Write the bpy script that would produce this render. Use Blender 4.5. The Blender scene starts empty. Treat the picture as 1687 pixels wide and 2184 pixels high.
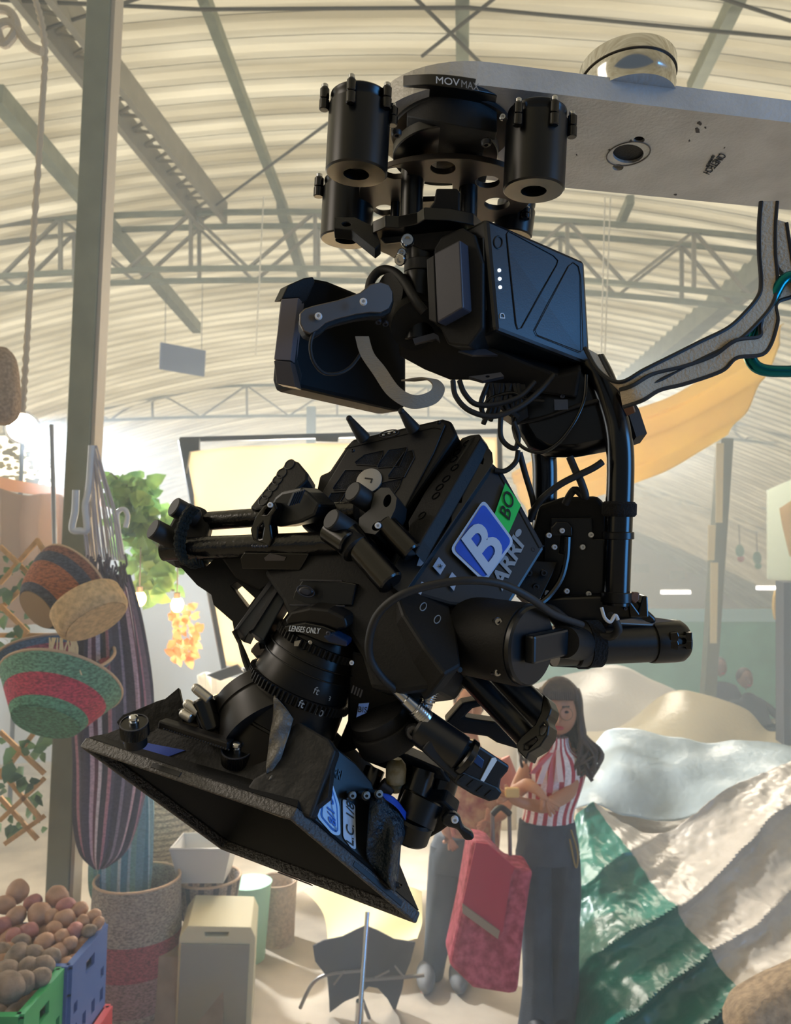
import bpy, bmesh, math, random
from mathutils import Vector, Matrix, noise
from mathutils.geometry import tessellate_polygon
random.seed(7)
PI=math.pi
S=bpy.context.scene
COL=S.collection
# ------------------------------------------------------------------ camera
F=1600.0; PITCH=math.radians(5.7); CAMZ=2.07
CP=Vector((0,0,CAMZ))
FW=Vector((0,math.cos(PITCH),math.sin(PITCH))); RT=Vector((1,0,0)); UP=Vector((0,-math.sin(PITCH),math.cos(PITCH)))
cd=bpy.data.cameras.new('camera'); cam=bpy.data.objects.new('camera',cd); COL.objects.link(cam)
cam.location=CP; cam.rotation_euler=(math.radians(90)+PITCH,0,0)
cd.sensor_fit='VERTICAL'; cd.sensor_height=24.0; cd.lens=24.0*F/2184
cd.clip_start=0.05; cd.clip_end=200
cd.dof.use_dof=True; cd.dof.focus_distance=1.0; cd.dof.aperture_fstop=5.6
S.camera=cam
def ray(x,y): return FW+RT*((x-843.5)/F)+UP*((1092-y)/F)
def P(x,y,d): return CP+ray(x,y)*d
def W(x,y,Y):
    r=ray(x,y); return CP+r*(Y/r.y)
def Z(x,y,z):
    r=ray(x,y); return CP+r*((z-CAMZ)/r.z)
RH,RK=7.6,.021
def roofz(x): return RH-RK*x*x
def CE(x,y,off=0.0):
    r=ray(x,y); A=RK*r.x*r.x; B=r.z; Cc=CAMZ-RH+off
    t=(-B+math.sqrt(B*B-4*A*Cc))/(2*A) if A>1e-6 else -Cc/B
    return CP+r*t
def onplane(x,y,pl):
    r=ray(x,y); n=pl[1]; return CP+r*((pl[0]-CP).dot(n)/r.dot(n))
def PL(a,b,c):
    a,b,c=[P(*q) for q in (a,b,c)]
    n=(b-a).cross(c-a).normalized()
    if n.dot(CP-a)<0: n=-n
    return (a,n)
def FP(x,y,d):          # fronto-parallel plane
    return (P(x,y,d),-FW)
# ------------------------------------------------------------------ materials
MC={}
def lin(c):
    if isinstance(c,str):
        c=[int(c[i:i+2],16)/255 for i in (0,2,4)]
        return tuple(((v+.055)/1.055)**2.4 if v>.04045 else v/12.92 for v in c)
    return tuple(c)
def mat(name,col,rough=.5,metal=0,spec=.5,var=0,vs=8,bump=0,bs=60,emit=None,es=0,trans=0,alpha=1,col2=None,sheen=0,stretch=None):
    if name in MC: return MC[name]
    m=bpy.data.materials.new(name); m.use_nodes=True; nt=m.node_tree; b=nt.nodes['Principled BSDF']
    c=lin(col); b.inputs['Base Color'].default_value=(*c,1); b.inputs['Roughness'].default_value=rough
    b.inputs['Metallic'].default_value=metal; b.inputs['Specular IOR Level'].default_value=spec
    if sheen: b.inputs['Sheen Weight'].default_value=sheen
    L=nt.links
    tc=nt.nodes.new('ShaderNodeTexCoord'); vec=tc.outputs['Object']
    if stretch:
        mp=nt.nodes.new('ShaderNodeMapping'); mp.inputs['Scale'].default_value=stretch; L.new(vec,mp.inputs[0]); vec=mp.outputs[0]
    if var or col2:
        n=nt.nodes.new('ShaderNodeTexNoise'); n.inputs['Scale'].default_value=vs; n.inputs['Detail'].default_value=5; L.new(vec,n.inputs[0])
        r=nt.nodes.new('ShaderNodeValToRGB'); r.color_ramp.elements[0].position=.35; r.color_ramp.elements[1].position=.65
        c2=lin(col2) if col2 else tuple(min(1,v*(1+var)) for v in c)
        c1=c if col2 else tuple(v*(1-var) for v in c)
        r.color_ramp.elements[0].color=(*c1,1); r.color_ramp.elements[1].color=(*c2,1)
        L.new(n.outputs[0],r.inputs[0]); L.new(r.outputs[0],b.inputs['Base Color'])
    if bump:
        n=nt.nodes.new('ShaderNodeTexNoise'); n.inputs['Scale'].default_value=bs; n.inputs['Detail'].default_value=4; L.new(vec,n.inputs[0])
        bp=nt.nodes.new('ShaderNodeBump'); bp.inputs['Strength'].default_value=bump; bp.inputs['Distance'].default_value=.01
        L.new(n.outputs[0],bp.inputs['Height']); L.new(bp.outputs[0],b.inputs['Normal'])
    if emit: b.inputs['Emission Color'].default_value=(*lin(emit),1); b.inputs['Emission Strength'].default_value=es
    if trans:
        t=nt.nodes.new('ShaderNodeBsdfTranslucent'); t.inputs[0].default_value=(*c,1)
        if var or col2: L.new(r.outputs[0],t.inputs[0])
        mx=nt.nodes.new('ShaderNodeMixShader'); mx.inputs[0].default_value=trans
        L.new(b.outputs[0],mx.inputs[1]); L.new(t.outputs[0],mx.inputs[2]); L.new(mx.outputs[0],nt.nodes['Material Output'].inputs[0])
    MC[name]=m; return m
def stripes(name,cols,scale,axis='X',rough=.8,trans=0,bump=0,bs=80,off=0,grain=.42):
    """repeating colour bands across an object coordinate"""
    m=mat(name,cols[0][1],rough,bump=bump,bs=bs,trans=trans); nt=m.node_tree; L=nt.links; b=nt.nodes['Principled BSDF']
    uv=nt.nodes.new('ShaderNodeUVMap'); sx=nt.nodes.new('ShaderNodeSeparateXYZ'); L.new(uv.outputs[0],sx.inputs[0])
    mu=nt.nodes.new('ShaderNodeMath'); mu.operation='MULTIPLY_ADD'; mu.inputs[1].default_value=scale; mu.inputs[2].default_value=off; L.new(sx.outputs[axis],mu.inputs[0])
    fr=nt.nodes.new('ShaderNodeMath'); fr.operation='FRACT'; L.new(mu.outputs[0],fr.inputs[0])
    r=nt.nodes.new('ShaderNodeValToRGB'); r.color_ramp.interpolation='CONSTANT'
    els=r.color_ramp.elements
    while len(els)<len(cols): els.new(.99)
    for e,(p,c) in zip(els,cols): e.position=p; e.color=(*lin(c),1)
    L.new(fr.outputs[0],r.inputs[0])
    tc=nt.nodes.new('ShaderNodeTexCoord'); mp=nt.nodes.new('ShaderNodeMapping'); mp.inputs['Scale'].default_value=(1,1,2.2); L.new(tc.outputs['Object'],mp.inputs[0])
    nz=nt.nodes.new('ShaderNodeTexNoise'); nz.inputs['Scale'].default_value=70; nz.inputs['Detail'].default_value=3; L.new(mp.outputs[0],nz.inputs[0])
    cr=nt.nodes.new('ShaderNodeValToRGB'); cr.color_ramp.elements[0].position=.35; cr.color_ramp.elements[1].position=.62; cr.color_ramp.elements[0].color=(grain,grain,grain,1); cr.color_ramp.elements[1].color=(1.15,1.15,1.15,1); L.new(nz.outputs[0],cr.inputs[0])
    mx=nt.nodes.new('ShaderNodeMix'); mx.data_type='RGBA'; mx.blend_type='MULTIPLY'; mx.inputs[0].default_value=1; L.new(r.outputs[0],mx.inputs[6]); L.new(cr.outputs[0],mx.inputs[7]); L.new(mx.outputs[2],b.inputs['Base Color'])
    for n in nt.nodes:
        if n.type=='BSDF_TRANSLUCENT': L.new(r.outputs[0],n.inputs[0])
    return m
# ------------------------------------------------------------------ mesh builder
class B:
    def __init__(s): s.v=[]; s.f=[]; s.uv={}
    def add(s,vs,fs):
        o=len(s.v); s.v+= [Vector(v) for v in vs]; s.f+=[tuple(i+o for i in f) for f in fs]; return o
    def prism(s,pts,vec):
        n=len(pts); vec=Vector(vec)
        s.add(list(pts)+[p+vec for p in pts],[tuple(range(n)),tuple(range(2*n-1,n-1,-1))]+[(i,i+n,(i+1)%n+n,(i+1)%n) for i in range(n)]); return s
    def pp(s,pl,poly,th,holes=()):
        """outline given in photo pixels on plane pl, thickness th away from the viewer"""
        out=[onplane(x,y,pl) for x,y in poly]; vec=-pl[1]*th
        if not holes: return s.prism(out,vec)
        loops=[out]+[[onplane(x,y,pl) for x,y in h] for h in holes]
        allp=[p for l in loops for p in l]; tri=tessellate_polygon(loops); n=len(allp)
        fs=[tuple(t) for t in tri]+[tuple(i+n for i in reversed(t)) for t in tri]; o=0
        for l in loops:
            k=len(l); fs+=[(o+i,o+(i+1)%k,o+(i+1)%k+n,o+i+n) for i in range(k)]; o+=k
        s.add(allp+[p+vec for p in allp],fs); return s
    def box(s,c,sx,sy,sz,rz=0,R=None):
        R=R or Matrix.Rotation(rz,3,'Z'); c=Vector(c)
        vs=[c+R@Vector((x*sx/2,y*sy/2,z*sz/2)) for x in(-1,1) for y in(-1,1) for z in(-1,1)]
        s.add(vs,[(0,1,3,2),(4,6,7,5),(0,4,5,1),(2,3,7,6),(0,2,6,4),(1,5,7,3)]); return s
    def bar(s,a,b,w,h,up=Vector((0,0,1))):
        a=Vector(a);b=Vector(b);d=(b-a).normalized(); x=d.cross(up)
        if x.length<1e-4: x=d.cross(Vector((1,0,0)))
        x.normalize(); y=x.cross(d)
        q=[x*w/2+y*h/2,-x*w/2+y*h/2,-x*w/2-y*h/2,x*w/2-y*h/2]
        return s.prism([a+i for i in q],b-a)
    def rev(s,a,ax,prof,seg=32,cap=True):
        """solid of revolution: prof=[(t,r)...] along unit axis ax from a"""
        a=Vector(a); ax=Vector(ax).normalized(); u=ax.orthogonal().normalized(); w=ax.cross(u); vs=[]
        for t,r in prof:
            for i in range(seg):
                g=2*PI*i/seg; vs.append(a+ax*t+(u*math.cos(g)+w*math.sin(g))*r)
        fs=[]
        for k in range(len(prof)-1):
            for i in range(seg):
                j=(i+1)%seg; fs.append((k*seg+i,k*seg+j,(k+1)*seg+j,(k+1)*seg+i))
        if cap: fs+= [tuple(range(seg-1,-1,-1)),tuple((len(prof)-1)*seg+i for i in range(seg))]
        s.add(vs,fs); return s
    def cyl(s,a,b,r,r2=None,seg=28,bev=0):
        a=Vector(a);b=Vector(b);L=(b-a).length; r2=r if r2 is None else r2
        pr=[(0,r),(L,r2)] if not bev else [(0,r-bev),(bev,r),(L-bev,r2),(L,r2-bev)]
        return s.rev(a,b-a,pr,seg)
    def ring(s,c,ax,ro,ri,h,seg=32):
        return s.rev(Vector(c)-Vector(ax).normalized()*h/2,ax,[(0,ri),(0,ro),(h,ro),(h,ri),(0,ri)],seg,cap=False)
    def tube(s,pts,r,seg=10,sub=6,closed=False):
        pts=[Vector(p) for p in pts]; q=smooth(pts,sub,closed) if sub else pts
        n=len(q); rr=r if callable(r) else (lambda t:r); vs=[];prev=None
        for i,p in enumerate(q):
            d=(q[(i+1)%n]-q[i-1]) if closed else (q[min(i+1,n-1)]-q[max(i-1,0)])
            d.normalize()
            u=d.orthogonal().normalized() if prev is None else (prev-d*prev.dot(d)).normalized()
            prev=u; w=d.cross(u)
            for k in range(seg):
                g=2*PI*k/seg; vs.append(p+(u*math.cos(g)+w*math.sin(g))*rr(i/max(1,n-1)))
        fs=[]
        for i in range(n if closed else n-1):
            for k in range(seg):
                a=i*seg;b=((i+1)%n)*seg;j=(k+1)%seg; fs.append((a+k,a+j,b+j,b+k))
        if not closed: fs+=[tuple(range(seg-1,-1,-1)),tuple((n-1)*seg+k for k in range(seg))]
        s.add(vs,fs); return s
    def band(s,pa,pb,th,sub=6):
        """webbing between two edge curves"""
        a=smooth([Vector(p) for p in pa],sub); b=smooth([Vector(p) for p in pb],sub); n=len(a); vs=[]
        for i in range(n):
            d=(a[min(i+1,n-1)]-a[max(0,i-1)]); nn=d.cross(b[i]-a[i]).normalized()*th/2
            vs+=[a[i]+nn,b[i]+nn,b[i]-nn,a[i]-nn]
        fs=[]
        for i in range(n-1):
            for k in range(4): fs.append((4*i+k,4*i+(k+1)%4,4*i+4+(k+1)%4,4*i+4+k))
        fs+=[(3,2,1,0),(4*n-4,4*n-3,4*n-2,4*n-1)]
        s.add(vs,fs); return s
    def ball(s,c,rx,ry=None,rz=None,R=None,seg=16,rg=10,fn=None):
        ry=rx if ry is None else ry; rz=rx if rz is None else rz; c=Vector(c); vs=[];R=R or Matrix.Identity(3)
        vs.append(c+R@Vector((0,0,rz)))
        for i in range(1,rg):
            t=PI*i/rg
            for k in range(seg):
                g=2*PI*k/seg; q=Vector((math.sin(t)*math.cos(g),math.sin(t)*math.sin(g),math.cos(t)))
                m=fn(q) if fn else 1
                vs.append(c+R@Vector((q.x*rx*m,q.y*ry*m,q.z*rz*m)))
        vs.append(c+R@Vector((0,0,-rz))); fs=[(0,1+k,1+(k+1)%seg) for k in range(seg)]
        for i in range(rg-2):
            for k in range(seg):
                a=1+i*seg;b=a+seg;j=(k+1)%seg; fs.append((a+k,b+k,b+j,a+j))
        e=1+(rg-2)*seg; fs+=[(e+(k+1)%seg,e+k,len(vs)-1) for k in range(seg)]
        s.add(vs,fs); return s
    def grid(s,pts,uvs=True,wrap=False):
        """pts[i][j] lattice"""
        h=len(pts);w=len(pts[0]); o=s.add([p for r in pts for p in r],[])
        for i in range(h-1):
            for j in range(w-1 if not wrap else w):
                f=(o+i*w+j,o+i*w+(j+1)%w,o+(i+1)*w+(j+1)%w,o+(i+1)*w+j); s.f.append(f)
        if uvs:
            for i in range(h):
                for j in range(w): s.uv[o+i*w+j]=(j/(w-1),i/(h-1))
        return s
    def build(s,name,m,parent=None,sm=40,bev=0,solid=0,subd=0):
        me=bpy.data.meshes.new(name); me.from_pydata([tuple(v) for v in s.v],[],s.f)
        if s.uv:
            l=me.uv_layers.new(name='UVMap')
            for lp in me.loops: l.data[lp.index].uv=s.uv.get(lp.vertex_index,(0,0))
        o=bpy.data.objects.new(name,me); COL.objects.link(o)
        if m: me.materials.append(m)
        bm=bmesh.new(); bm.from_mesh(me); bmesh.ops.recalc_face_normals(bm,faces=bm.faces); bm.to_mesh(me); bm.free()
        if parent is None and s.v and sm!=-1:
            # origin near the thing
            c=sum(s.v,Vector())/len(s.v); c.z=min(v.z for v in s.v); me.transform(Matrix.Translation(-c)); o.location=c
        if parent is not None:
            o.parent=parent; loc=parent.matrix_world_loc if False else WL[parent.name]; me.transform(Matrix.Translation(-loc))
            WL[o.name]=Vector(loc)
        else: WL[o.name]=Vector(o.location)
        if sm>0:
            me.polygons.foreach_set('use_smooth',[True]*len(me.polygons))
            try: me.set_sharp_from_angle(angle=math.radians(sm))
            except Exception: pass
        if solid:
            md=o.modifiers.new('solid','SOLIDIFY'); md.thickness=solid; md.offset=0
        if bev:
            md=o.modifiers.new('bevel','BEVEL'); md.width=bev; md.segments=2; md.limit_method='ANGLE'; md.angle_limit=math.radians(38)
        if subd:
            md=o.modifiers.new('sub','SUBSURF'); md.levels=subd; md.render_levels=subd
        return o
WL={}
def smooth(p,sub=6,closed=False):
    out=[];n=len(p)
    for i in range(n if closed else n-1):
        if closed: a,b,c,d=p[i-1],p[i],p[(i+1)%n],p[(i+2)%n]
        else: a,b,c,d=p[max(i-1,0)],p[i],p[i+1],p[min(i+2,n-1)]
        for k in range(sub):
            t=k/sub; out.append(.5*((2*b)+(c-a)*t+(2*a-5*b+4*c-d)*t*t+(3*b-a-3*c+d)*t**3))
    if not closed: out.append(p[-1].copy() if hasattr(p[-1],'copy') else p[-1])
    return out
def tag(o,label=None,cat=None,group=None,kind=None):
    if label: o['label']=label
    if cat: o['category']=cat
    if group: o['group']=group
    if kind: o['kind']=kind
    return o
def thing(name,loc,label,cat,group=None):
    o=bpy.data.objects.new(name,None); COL.objects.link(o); o.location=loc; o.empty_display_size=.05; WL[o.name]=Vector(loc)
    return tag(o,label,cat,group)
def dup(root,loc,rot=None,label=None,scale=None):
    r=root.copy(); COL.objects.link(r); r.location=loc; WL[r.name]=Vector(loc)
    if rot is not None: r.rotation_euler=rot
    if scale is not None: r.scale=scale
    if label: r['label']=label
    for ch in list(root.children):
        c=ch.copy(); COL.objects.link(c); c.parent=r; WL[c.name]=Vector(loc)
        for g in list(ch.children):
            d=g.copy(); COL.objects.link(d); d.parent=c; WL[d.name]=Vector(loc)
    return r
def text(name,s,m,parent,o,xd,yd,size,ext=.0006,bold=0,align='CENTER',label=None,shear=0):
    cu=bpy.data.curves.new(name,'FONT'); cu.body=s; cu.size=size; cu.extrude=ext; cu.align_x=align; cu.align_y='CENTER'; cu.offset=bold; cu.shear=shear; cu.resolution_u=4
    t=bpy.data.objects.new(name+'_c',cu); COL.objects.link(t)
    bpy.context.view_layer.update()
    me=bpy.data.meshes.new_from_object(t.evaluated_get(bpy.context.evaluated_depsgraph_get()))
    bpy.data.objects.remove(t); bpy.data.curves.remove(cu)
    x=xd.normalized(); y=(yd-x*yd.dot(x)).normalized(); z=x.cross(y)
    M=Matrix((( x.x,y.x,z.x,o.x),(x.y,y.y,z.y,o.y),(x.z,y.z,z.z,o.z),(0,0,0,1)))
    me.transform(M)
    b=B(); b.add([v.co.copy() for v in me.vertices],[tuple(p.vertices) for p in me.polygons])
    bpy.data.meshes.remove(me)
    ob=b.build(name,m,parent,sm=0)
    if label: ob['label']=label
    return ob
def circ(cx,cy,rx,ry=None,n=20,rot=0):
    ry=rx if ry is None else ry; c,s_=math.cos(rot),math.sin(rot)
    return [(cx+rx*math.cos(t)*c-ry*math.sin(t)*s_, cy+rx*math.cos(t)*s_+ry*math.sin(t)*c) for t in [2*PI*i/n for i in range(n)]]
def sheet(rows,nu=40,nv=40,fold=None):
    """rows of (x,y,d) control points -> smooth lattice"""
    R=[smooth([P(*q) for q in r],max(1,nu//(len(r)-1))) for r in rows]
    n=len(R[0]); cols=[smooth([R[i][j] for i in range(len(R))],max(1,nv//(len(R)-1))) for j in range(n)]
    g=[[cols[j][i] for j in range(n)] for i in range(len(cols[0]))]
    if fold:
        h=len(g)
        for i in range(h):
            for j in range(n): g[i][j]=g[i][j]+fold(j/(n-1),i/(h-1),g[i][j])
    return g

def tfit(name,s,m,parent,bl,br,tl,bold=0,ext=.0006,label=None,shear=0):
    """lettering whose bounding box fills the parallelogram bl, br, tl"""
    cu=bpy.data.curves.new(name,'FONT'); cu.body=s; cu.size=1; cu.offset=bold; cu.resolution_u=4; cu.shear=shear
    t=bpy.data.objects.new(name+'_c',cu); COL.objects.link(t); bpy.context.view_layer.update()
    me=bpy.data.meshes.new_from_object(t.evaluated_get(bpy.context.evaluated_depsgraph_get()))
    bpy.data.objects.remove(t); bpy.data.curves.remove(cu)
    vs=[v.co for v in me.vertices]; x0=min(v.x for v in vs);x1=max(v.x for v in vs);y0=min(v.y for v in vs);y1=max(v.y for v in vs)
    ex=br-bl; ey=tl-bl; n=ex.cross(ey).normalized()
    q=[bl+ex*((v.x-x0)/(x1-x0))+ey*((v.y-y0)/(y1-y0)) for v in vs]; k=len(q)
    fs=[tuple(p.vertices) for p in me.polygons]; bpy.data.meshes.remove(me)
    b=B(); b.add([p+n*ext for p in q],fs); b.add(q,fs)
    ed={}
    for f in fs:
        for i in range(len(f)):
            e=(f[i],f[(i+1)%len(f)]); r=(e[1],e[0])
            if r in ed: del ed[r]
            else: ed[e]=1
    b.f+=[(x,y,y+k,x+k) for x,y in ed]
    o=b.build(name,m,parent,sm=0)
    if label: o['label']=label
    return o
# ================================================================== HALL
def roof_mat():
    m=bpy.data.materials.new('translucent_roof'); m.use_nodes=True; nt=m.node_tree; L=nt.links
    for n in list(nt.nodes): nt.nodes.remove(n)
    out=nt.nodes.new('ShaderNodeOutputMaterial'); tc=nt.nodes.new('ShaderNodeTexCoord')
    mp=nt.nodes.new('ShaderNodeMapping'); mp.inputs['Scale'].default_value=(.12,1.6,1); L.new(tc.outputs['Object'],mp.inputs[0])
    n=nt.nodes.new('ShaderNodeTexNoise'); n.inputs['Scale'].default_value=1.6; n.inputs['Detail'].default_value=6; L.new(mp.outputs[0],n.inputs[0])
    r=nt.nodes.new('ShaderNodeValToRGB'); r.color_ramp.elements[0].position=.36; r.color_ramp.elements[1].position=.66
    r.color_ramp.elements[0].color=(.46,.40,.27,1); r.color_ramp.elements[1].color=(.86,.80,.62,1); L.new(n.outputs[0],r.inputs[0])
    d=nt.nodes.new('ShaderNodeBsdfPrincipled'); d.inputs['Roughness'].default_value=.45; t=nt.nodes.new('ShaderNodeBsdfTranslucent'); mx=nt.nodes.new('ShaderNodeMixShader'); mx.inputs[0].default_value=.6
    L.new(r.outputs[0],d.inputs['Base Color']); L.new(r.outputs[0],t.inputs[0]); L.new(d.outputs[0],mx.inputs[1]); L.new(t.outputs[0],mx.inputs[2]); L.new(mx.outputs[0],out.inputs[0])
    return m
b=B(); per=.31; prof=[(0,0),(.35,0),(.45,.045),(.85,.045),(1,0)]
ys=[]; y=-12.0
while y<39: 
    for t,h in prof[:-1]: ys.append((y+t*per,h))
    y+=per
xs=[-19+38*i/56 for i in range(57)]
b.grid([[Vector((x,yy,roofz(x)+h)) for x in xs] for yy,h in ys],uvs=False)
tag(b.build('ceiling',roof_mat(),sm=30),kind='structure')
b=B(); b.add([(-20,-12,0),(20,-12,0),(20,40,0),(-20,40,0),(-20,-12,-.1),(20,-12,-.1),(20,40,-.1),(-20,40,-.1)],[(0,1,2,3),(7,6,5,4),(0,4,5,1),(1,5,6,2),(2,6,7,3),(3,7,4,0)])
tag(b.build('floor',mat('concrete_floor','b8ac9a',.75,var=.18,vs=3,bump=.1,bs=30),sm=-1),kind='structure')
# far wall : green dado, pale upper band
b=B(); b.box((0,38.85,3.6),40,.25,7.2); tag(b.build('wall_back',mat('pale_wall','d8c4cc',.8),sm=-1),kind='structure')
gp=thing('green_partition',Vector((6,12,0)),'green painted partition wall with a pale blue top rail behind the tarps','partition')
b=B(); b.box((6.2,12.1,.84),9.6,.12,1.66); b.build('panel',mat('green_wall','5fa892',.8,var=.15,vs=1.5),gp,sm=0)
b=B(); b.box((6.2,12.08,1.62),9.6,.16,.2); b.build('top_rail',mat('pale_blue_trim','a4cfe0',.6),gp,sm=0)
steel=mat('green_grey_steel','8d917c',.5,var=.12,vs=5)
steel2=mat('beige_steel','9a9382',.5,var=.1,vs=4)
# trusses
tops=[-145,129,407,672,940,1210,1480,1750,2020]; bots=[-265,4,270,530,805,1075,1335,1600,1870]
def ty(x): return 452+.00009*(x-620)**2*.62
def by_(x): return 572+.00009*(x-560)**2*.62
def truss(Yd,label,full=True,dy=0,s=1.0):
    t=thing('roof_truss',W(843,500+dy,Yd),label,'roof truss')
    k=10.0/Yd
    def q(x,y): # same physical shape, further away
        v=W(x,y,10.0); return Vector((v.x*s,Yd,v.z))
    for nm,fn in (('top_chord',ty),('bottom_chord',by_)):
        X=[-400+90*i for i in range(29)]
        for off in ([Vector((0,0,0))]+([Vector((0,.45,.02))] if full else [])):
            c=B(); c.tube([q(x,fn(x))+off for x in X],.045,4,0); c.build(nm,steel,t,sm=0)
    for i,x in enumerate(tops):
        for yo in ((0,.45) if full else (0,)):
            o=Vector((0,yo,0))
            c=B(); c.bar(q(x,ty(x))+o,q(x,by_(x))+o,.05,.05); c.build('vertical_strut',steel2,t,sm=0)
            for xb in (bots[i],bots[i+1] if i+1<len(bots) else None):
                if xb is None: continue
                c=B(); c.bar(q(x,ty(x))+o,q(xb,by_(xb))+o,.05,.04); c.build('diagonal_brace',steel2,t,sm=0)
    return t
truss(10.0,'nearest double steel lattice truss spanning the hall under the roof')
truss(19.0,'middle steel lattice truss further back under the translucent roof',False,s=1.35)
truss(29.0,'farthest steel lattice truss, small and faint in the haze',False,s=1.7)
# purlins under roof sheets: (x0,y0)->(x1,y1) photographed line, width
for (x0,y0,x1,y1,w,lab) in [(426,-30,604,440,.10,'green purlin running left of centre from frame top to truss'),
      (986,-30,986,150,.13,'short green purlin seen above the black bracket'),
      (1584,-30,1478,190,.12,'green purlin behind the silver puck'),
      (-10,200,420,700,.16,'grey purlin crossing behind the left post, low'),
      (1345,425,1322,478,.1,'short purlin stub under the metal plate edge'),
      (600,440,700,760,.14,'grey purlin continuing beyond the nearest truss left of centre'),
      (1640,560,1230,900,.3,'wide grey purlin shadowed band right of the black battery')]:
    c=B(); a,e=CE(x0,y0,.1),CE(x1,y1,.1); c.bar(a,e,w,w*1.3)
    tag(c.build('roof_purlin',steel,sm=-1),lab,'purlin')
# lattice girder left
t=thing('lattice_girder',CE(60,0,.1),'brown-grey lattice girder slanting down behind the left post','girder')
a0,a1=CE(25,-40,.15),CE(430,470,.15); c0,c1=CE(100,-40,.15),CE(480,455,.15)
for a,e in ((a0,a1),(c0,c1)):
    c=B(); c.bar(a,e,.07,.3); c.build('chord',steel2,t,sm=0)
for i in range(14):
    c=B(); c.bar(a0.lerp(a1,i/14),c0.lerp(c1,(i+.5)/14),.03,.03); c.build('lacing_bar',steel2,t,sm=0)
    c=B(); c.bar(c0.lerp(c1,(i+.5)/14),a0.lerp(a1,(i+1)/14),.03,.03); c.build('lacing_bar',steel2,t,sm=0)
for (p,lab) in [([(0,0),(430,20),(1000,16),(1687,82)],'thin tie rod running along the top of the roof'),
    ([(870,-20),(1025,135)],'thin brace rod leaning right above the bracket'),([(1075,-20),(900,120)],'thin brace rod leaning left above the bracket'),
    ([(455,442),(700,262)],'thin brace rod rising from the truss to the black cylinder'),([(95,62),(330,-15)],'thin brace rod at top left beside the post'),([(1520,-10),(1687,45)],'thin brace rod at the top right corner')]:
    c=B(); c.tube([CE(x,y,.25) for x,y in p],.018,6,0); tag(c.build('brace_rod',mat('dark_rod','5c5648',.6)),lab,'rod')
# left steel post
t=thing('steel_post',Vector((P(100,1900,3.7).x,3.7,0)),'tall grey-green square steel post standing on the left','post')
def post(c,top,bot,w,h=None):
    c.bar(bot,top,w,h or w,Vector((0,1,0)))
c=B(); top=P(222,-60,3.6); bot=P(118,2160,3.75); bot.z=0
post(c,top,bot,.115,.10); c.build('column',mat('post_paint','7b7d68',.55,var=.12,vs=6),t,sm=0,bev=.006)
c=B(); off=Vector((.068,0.01,0)); post(c,top+off,bot+off,.018,.10); c.build('flange',mat('post_flange','a89c8a',.5),t,sm=0)
t.location=bot; 
for ch in t.children: ch.location=WL[t.name]-bot
WL[t.name]=bot
# right posts
def rpost(name,x0,y0,x1,y1,d,w,lab,hcol='6f7363'):
    c=B(); top=P(x0,y0,d); bot=P(x1,y1,d*1.02); bot.z=0; post(c,top,bot,w); return tag(c.build(name,mat('rp'+hcol,hcol,.55)),lab,'post')
rpost('steel_post',1546,935,1508,1900,8.0,.13,'grey steel post on the right holding the yellow cloth corner')
rpost('steel_post',1680,1240,1672,1600,6.5,.14,'dark grey post at the right frame edge behind the tarps','5b5f68')
rpost('steel_post',664,868,664,1000,14,.16,'distant pale blue-grey post behind the camera rig','8fa0a5')
paper=mat('notice_paper','dccfa8',.8)
for i,(x,y0,y1,lab) in enumerate([(1536,945,1115,'long narrow cream notice strip high on the right post'),(1519,1120,1195,'cream notice sheet in the middle of the right post'),(1524,1200,1372,'faded notice sheets low on the right post')]):
    c=B(); pl=FP(x,y0,7.85); c.pp(pl,[(x-8,y0),(x+8,y0),(x+5,y1),(x-9,y1)],.01); tag(c.build('paper_notice',paper,sm=0),lab,'notice')
# blue sign
t=thing('hanging_sign',P(390,765,13),'plain blue rectangular sign hanging from the roof left of the rig','sign')
c=B(); pl=PL((343,730,12.8),(438,748,13.4),(341,786,12.8)); c.pp(pl,[(344,730),(439,748),(436,803),(342,787)],.04); c.build('sign_panel',mat('blue_sign','5568a8',.6),t,sm=0)
for x,y in ((352,731),(430,746)):
    c=B(); c.tube([P(x,y,13),P(x+2,y-140,13)],.006,5,0); c.build('wire',mat('wire','777777',.5),t)
# thin pale hanging cords
for x0,x1,lab in ((1290,1282,'thin pale cord hanging beside the battery, left one'),(1302,1290,'thin pale cord hanging beside the battery, right one'),(562,545,'thin pale cord hanging left of the gimbal')):
    c=B(); c.tube([P(x0,420,6),P(x1,760,6)],.006,5,0); tag(c.build('thin_rope',mat('cord_pale','d8d2c0',.7)),lab,'cord')
# fluorescent lamps and vents at right back
tube_m=mat('lamp_glow','ffffff',.5,emit='eaf4ff',es=9)
for x0,x1,y,lab in ((1410,1472,1263,'white fluorescent tube near the far wall, left one'),(1614,1665,1254,'white fluorescent tube near the far wall, right one'),(1560,1618,1053,'thin white fluorescent tube high under the right roof')):
    t=thing('tube_light',P((x0+x1)/2,y,25),lab,'lamp'); r=.06 if y>1100 else .03
    c=B(); c.cyl(P(x0,y,25),P(x1,y,25),r,seg=10); c.build('tube',tube_m,t)
    c=B(); c.box(P((x0+x1)/2,y-5,25.1),(x1-x0)*25/F*1.1,.1,.05); c.build('housing',steel2,t,sm=0)
for x,y,w,lab in ((1370,1212,30,'small grey vent panel leftmost on the pale far wall'),(1445,1227,30,'small grey hanging panel in the middle of the pale far wall'),(1590,1240,42,'wide grey panel on the pale far wall right of the post')):
    c=B(); pl=FP(x,y,36); c.pp(pl,[(x-w/2,y-9),(x+w/2,y-9),(x+w/2,y+9),(x-w/2,y+9)],.1); tag(c.build('wall_panel',mat('grey_panel','a9a8b4',.6),sm=0),lab,'panel')
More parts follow.
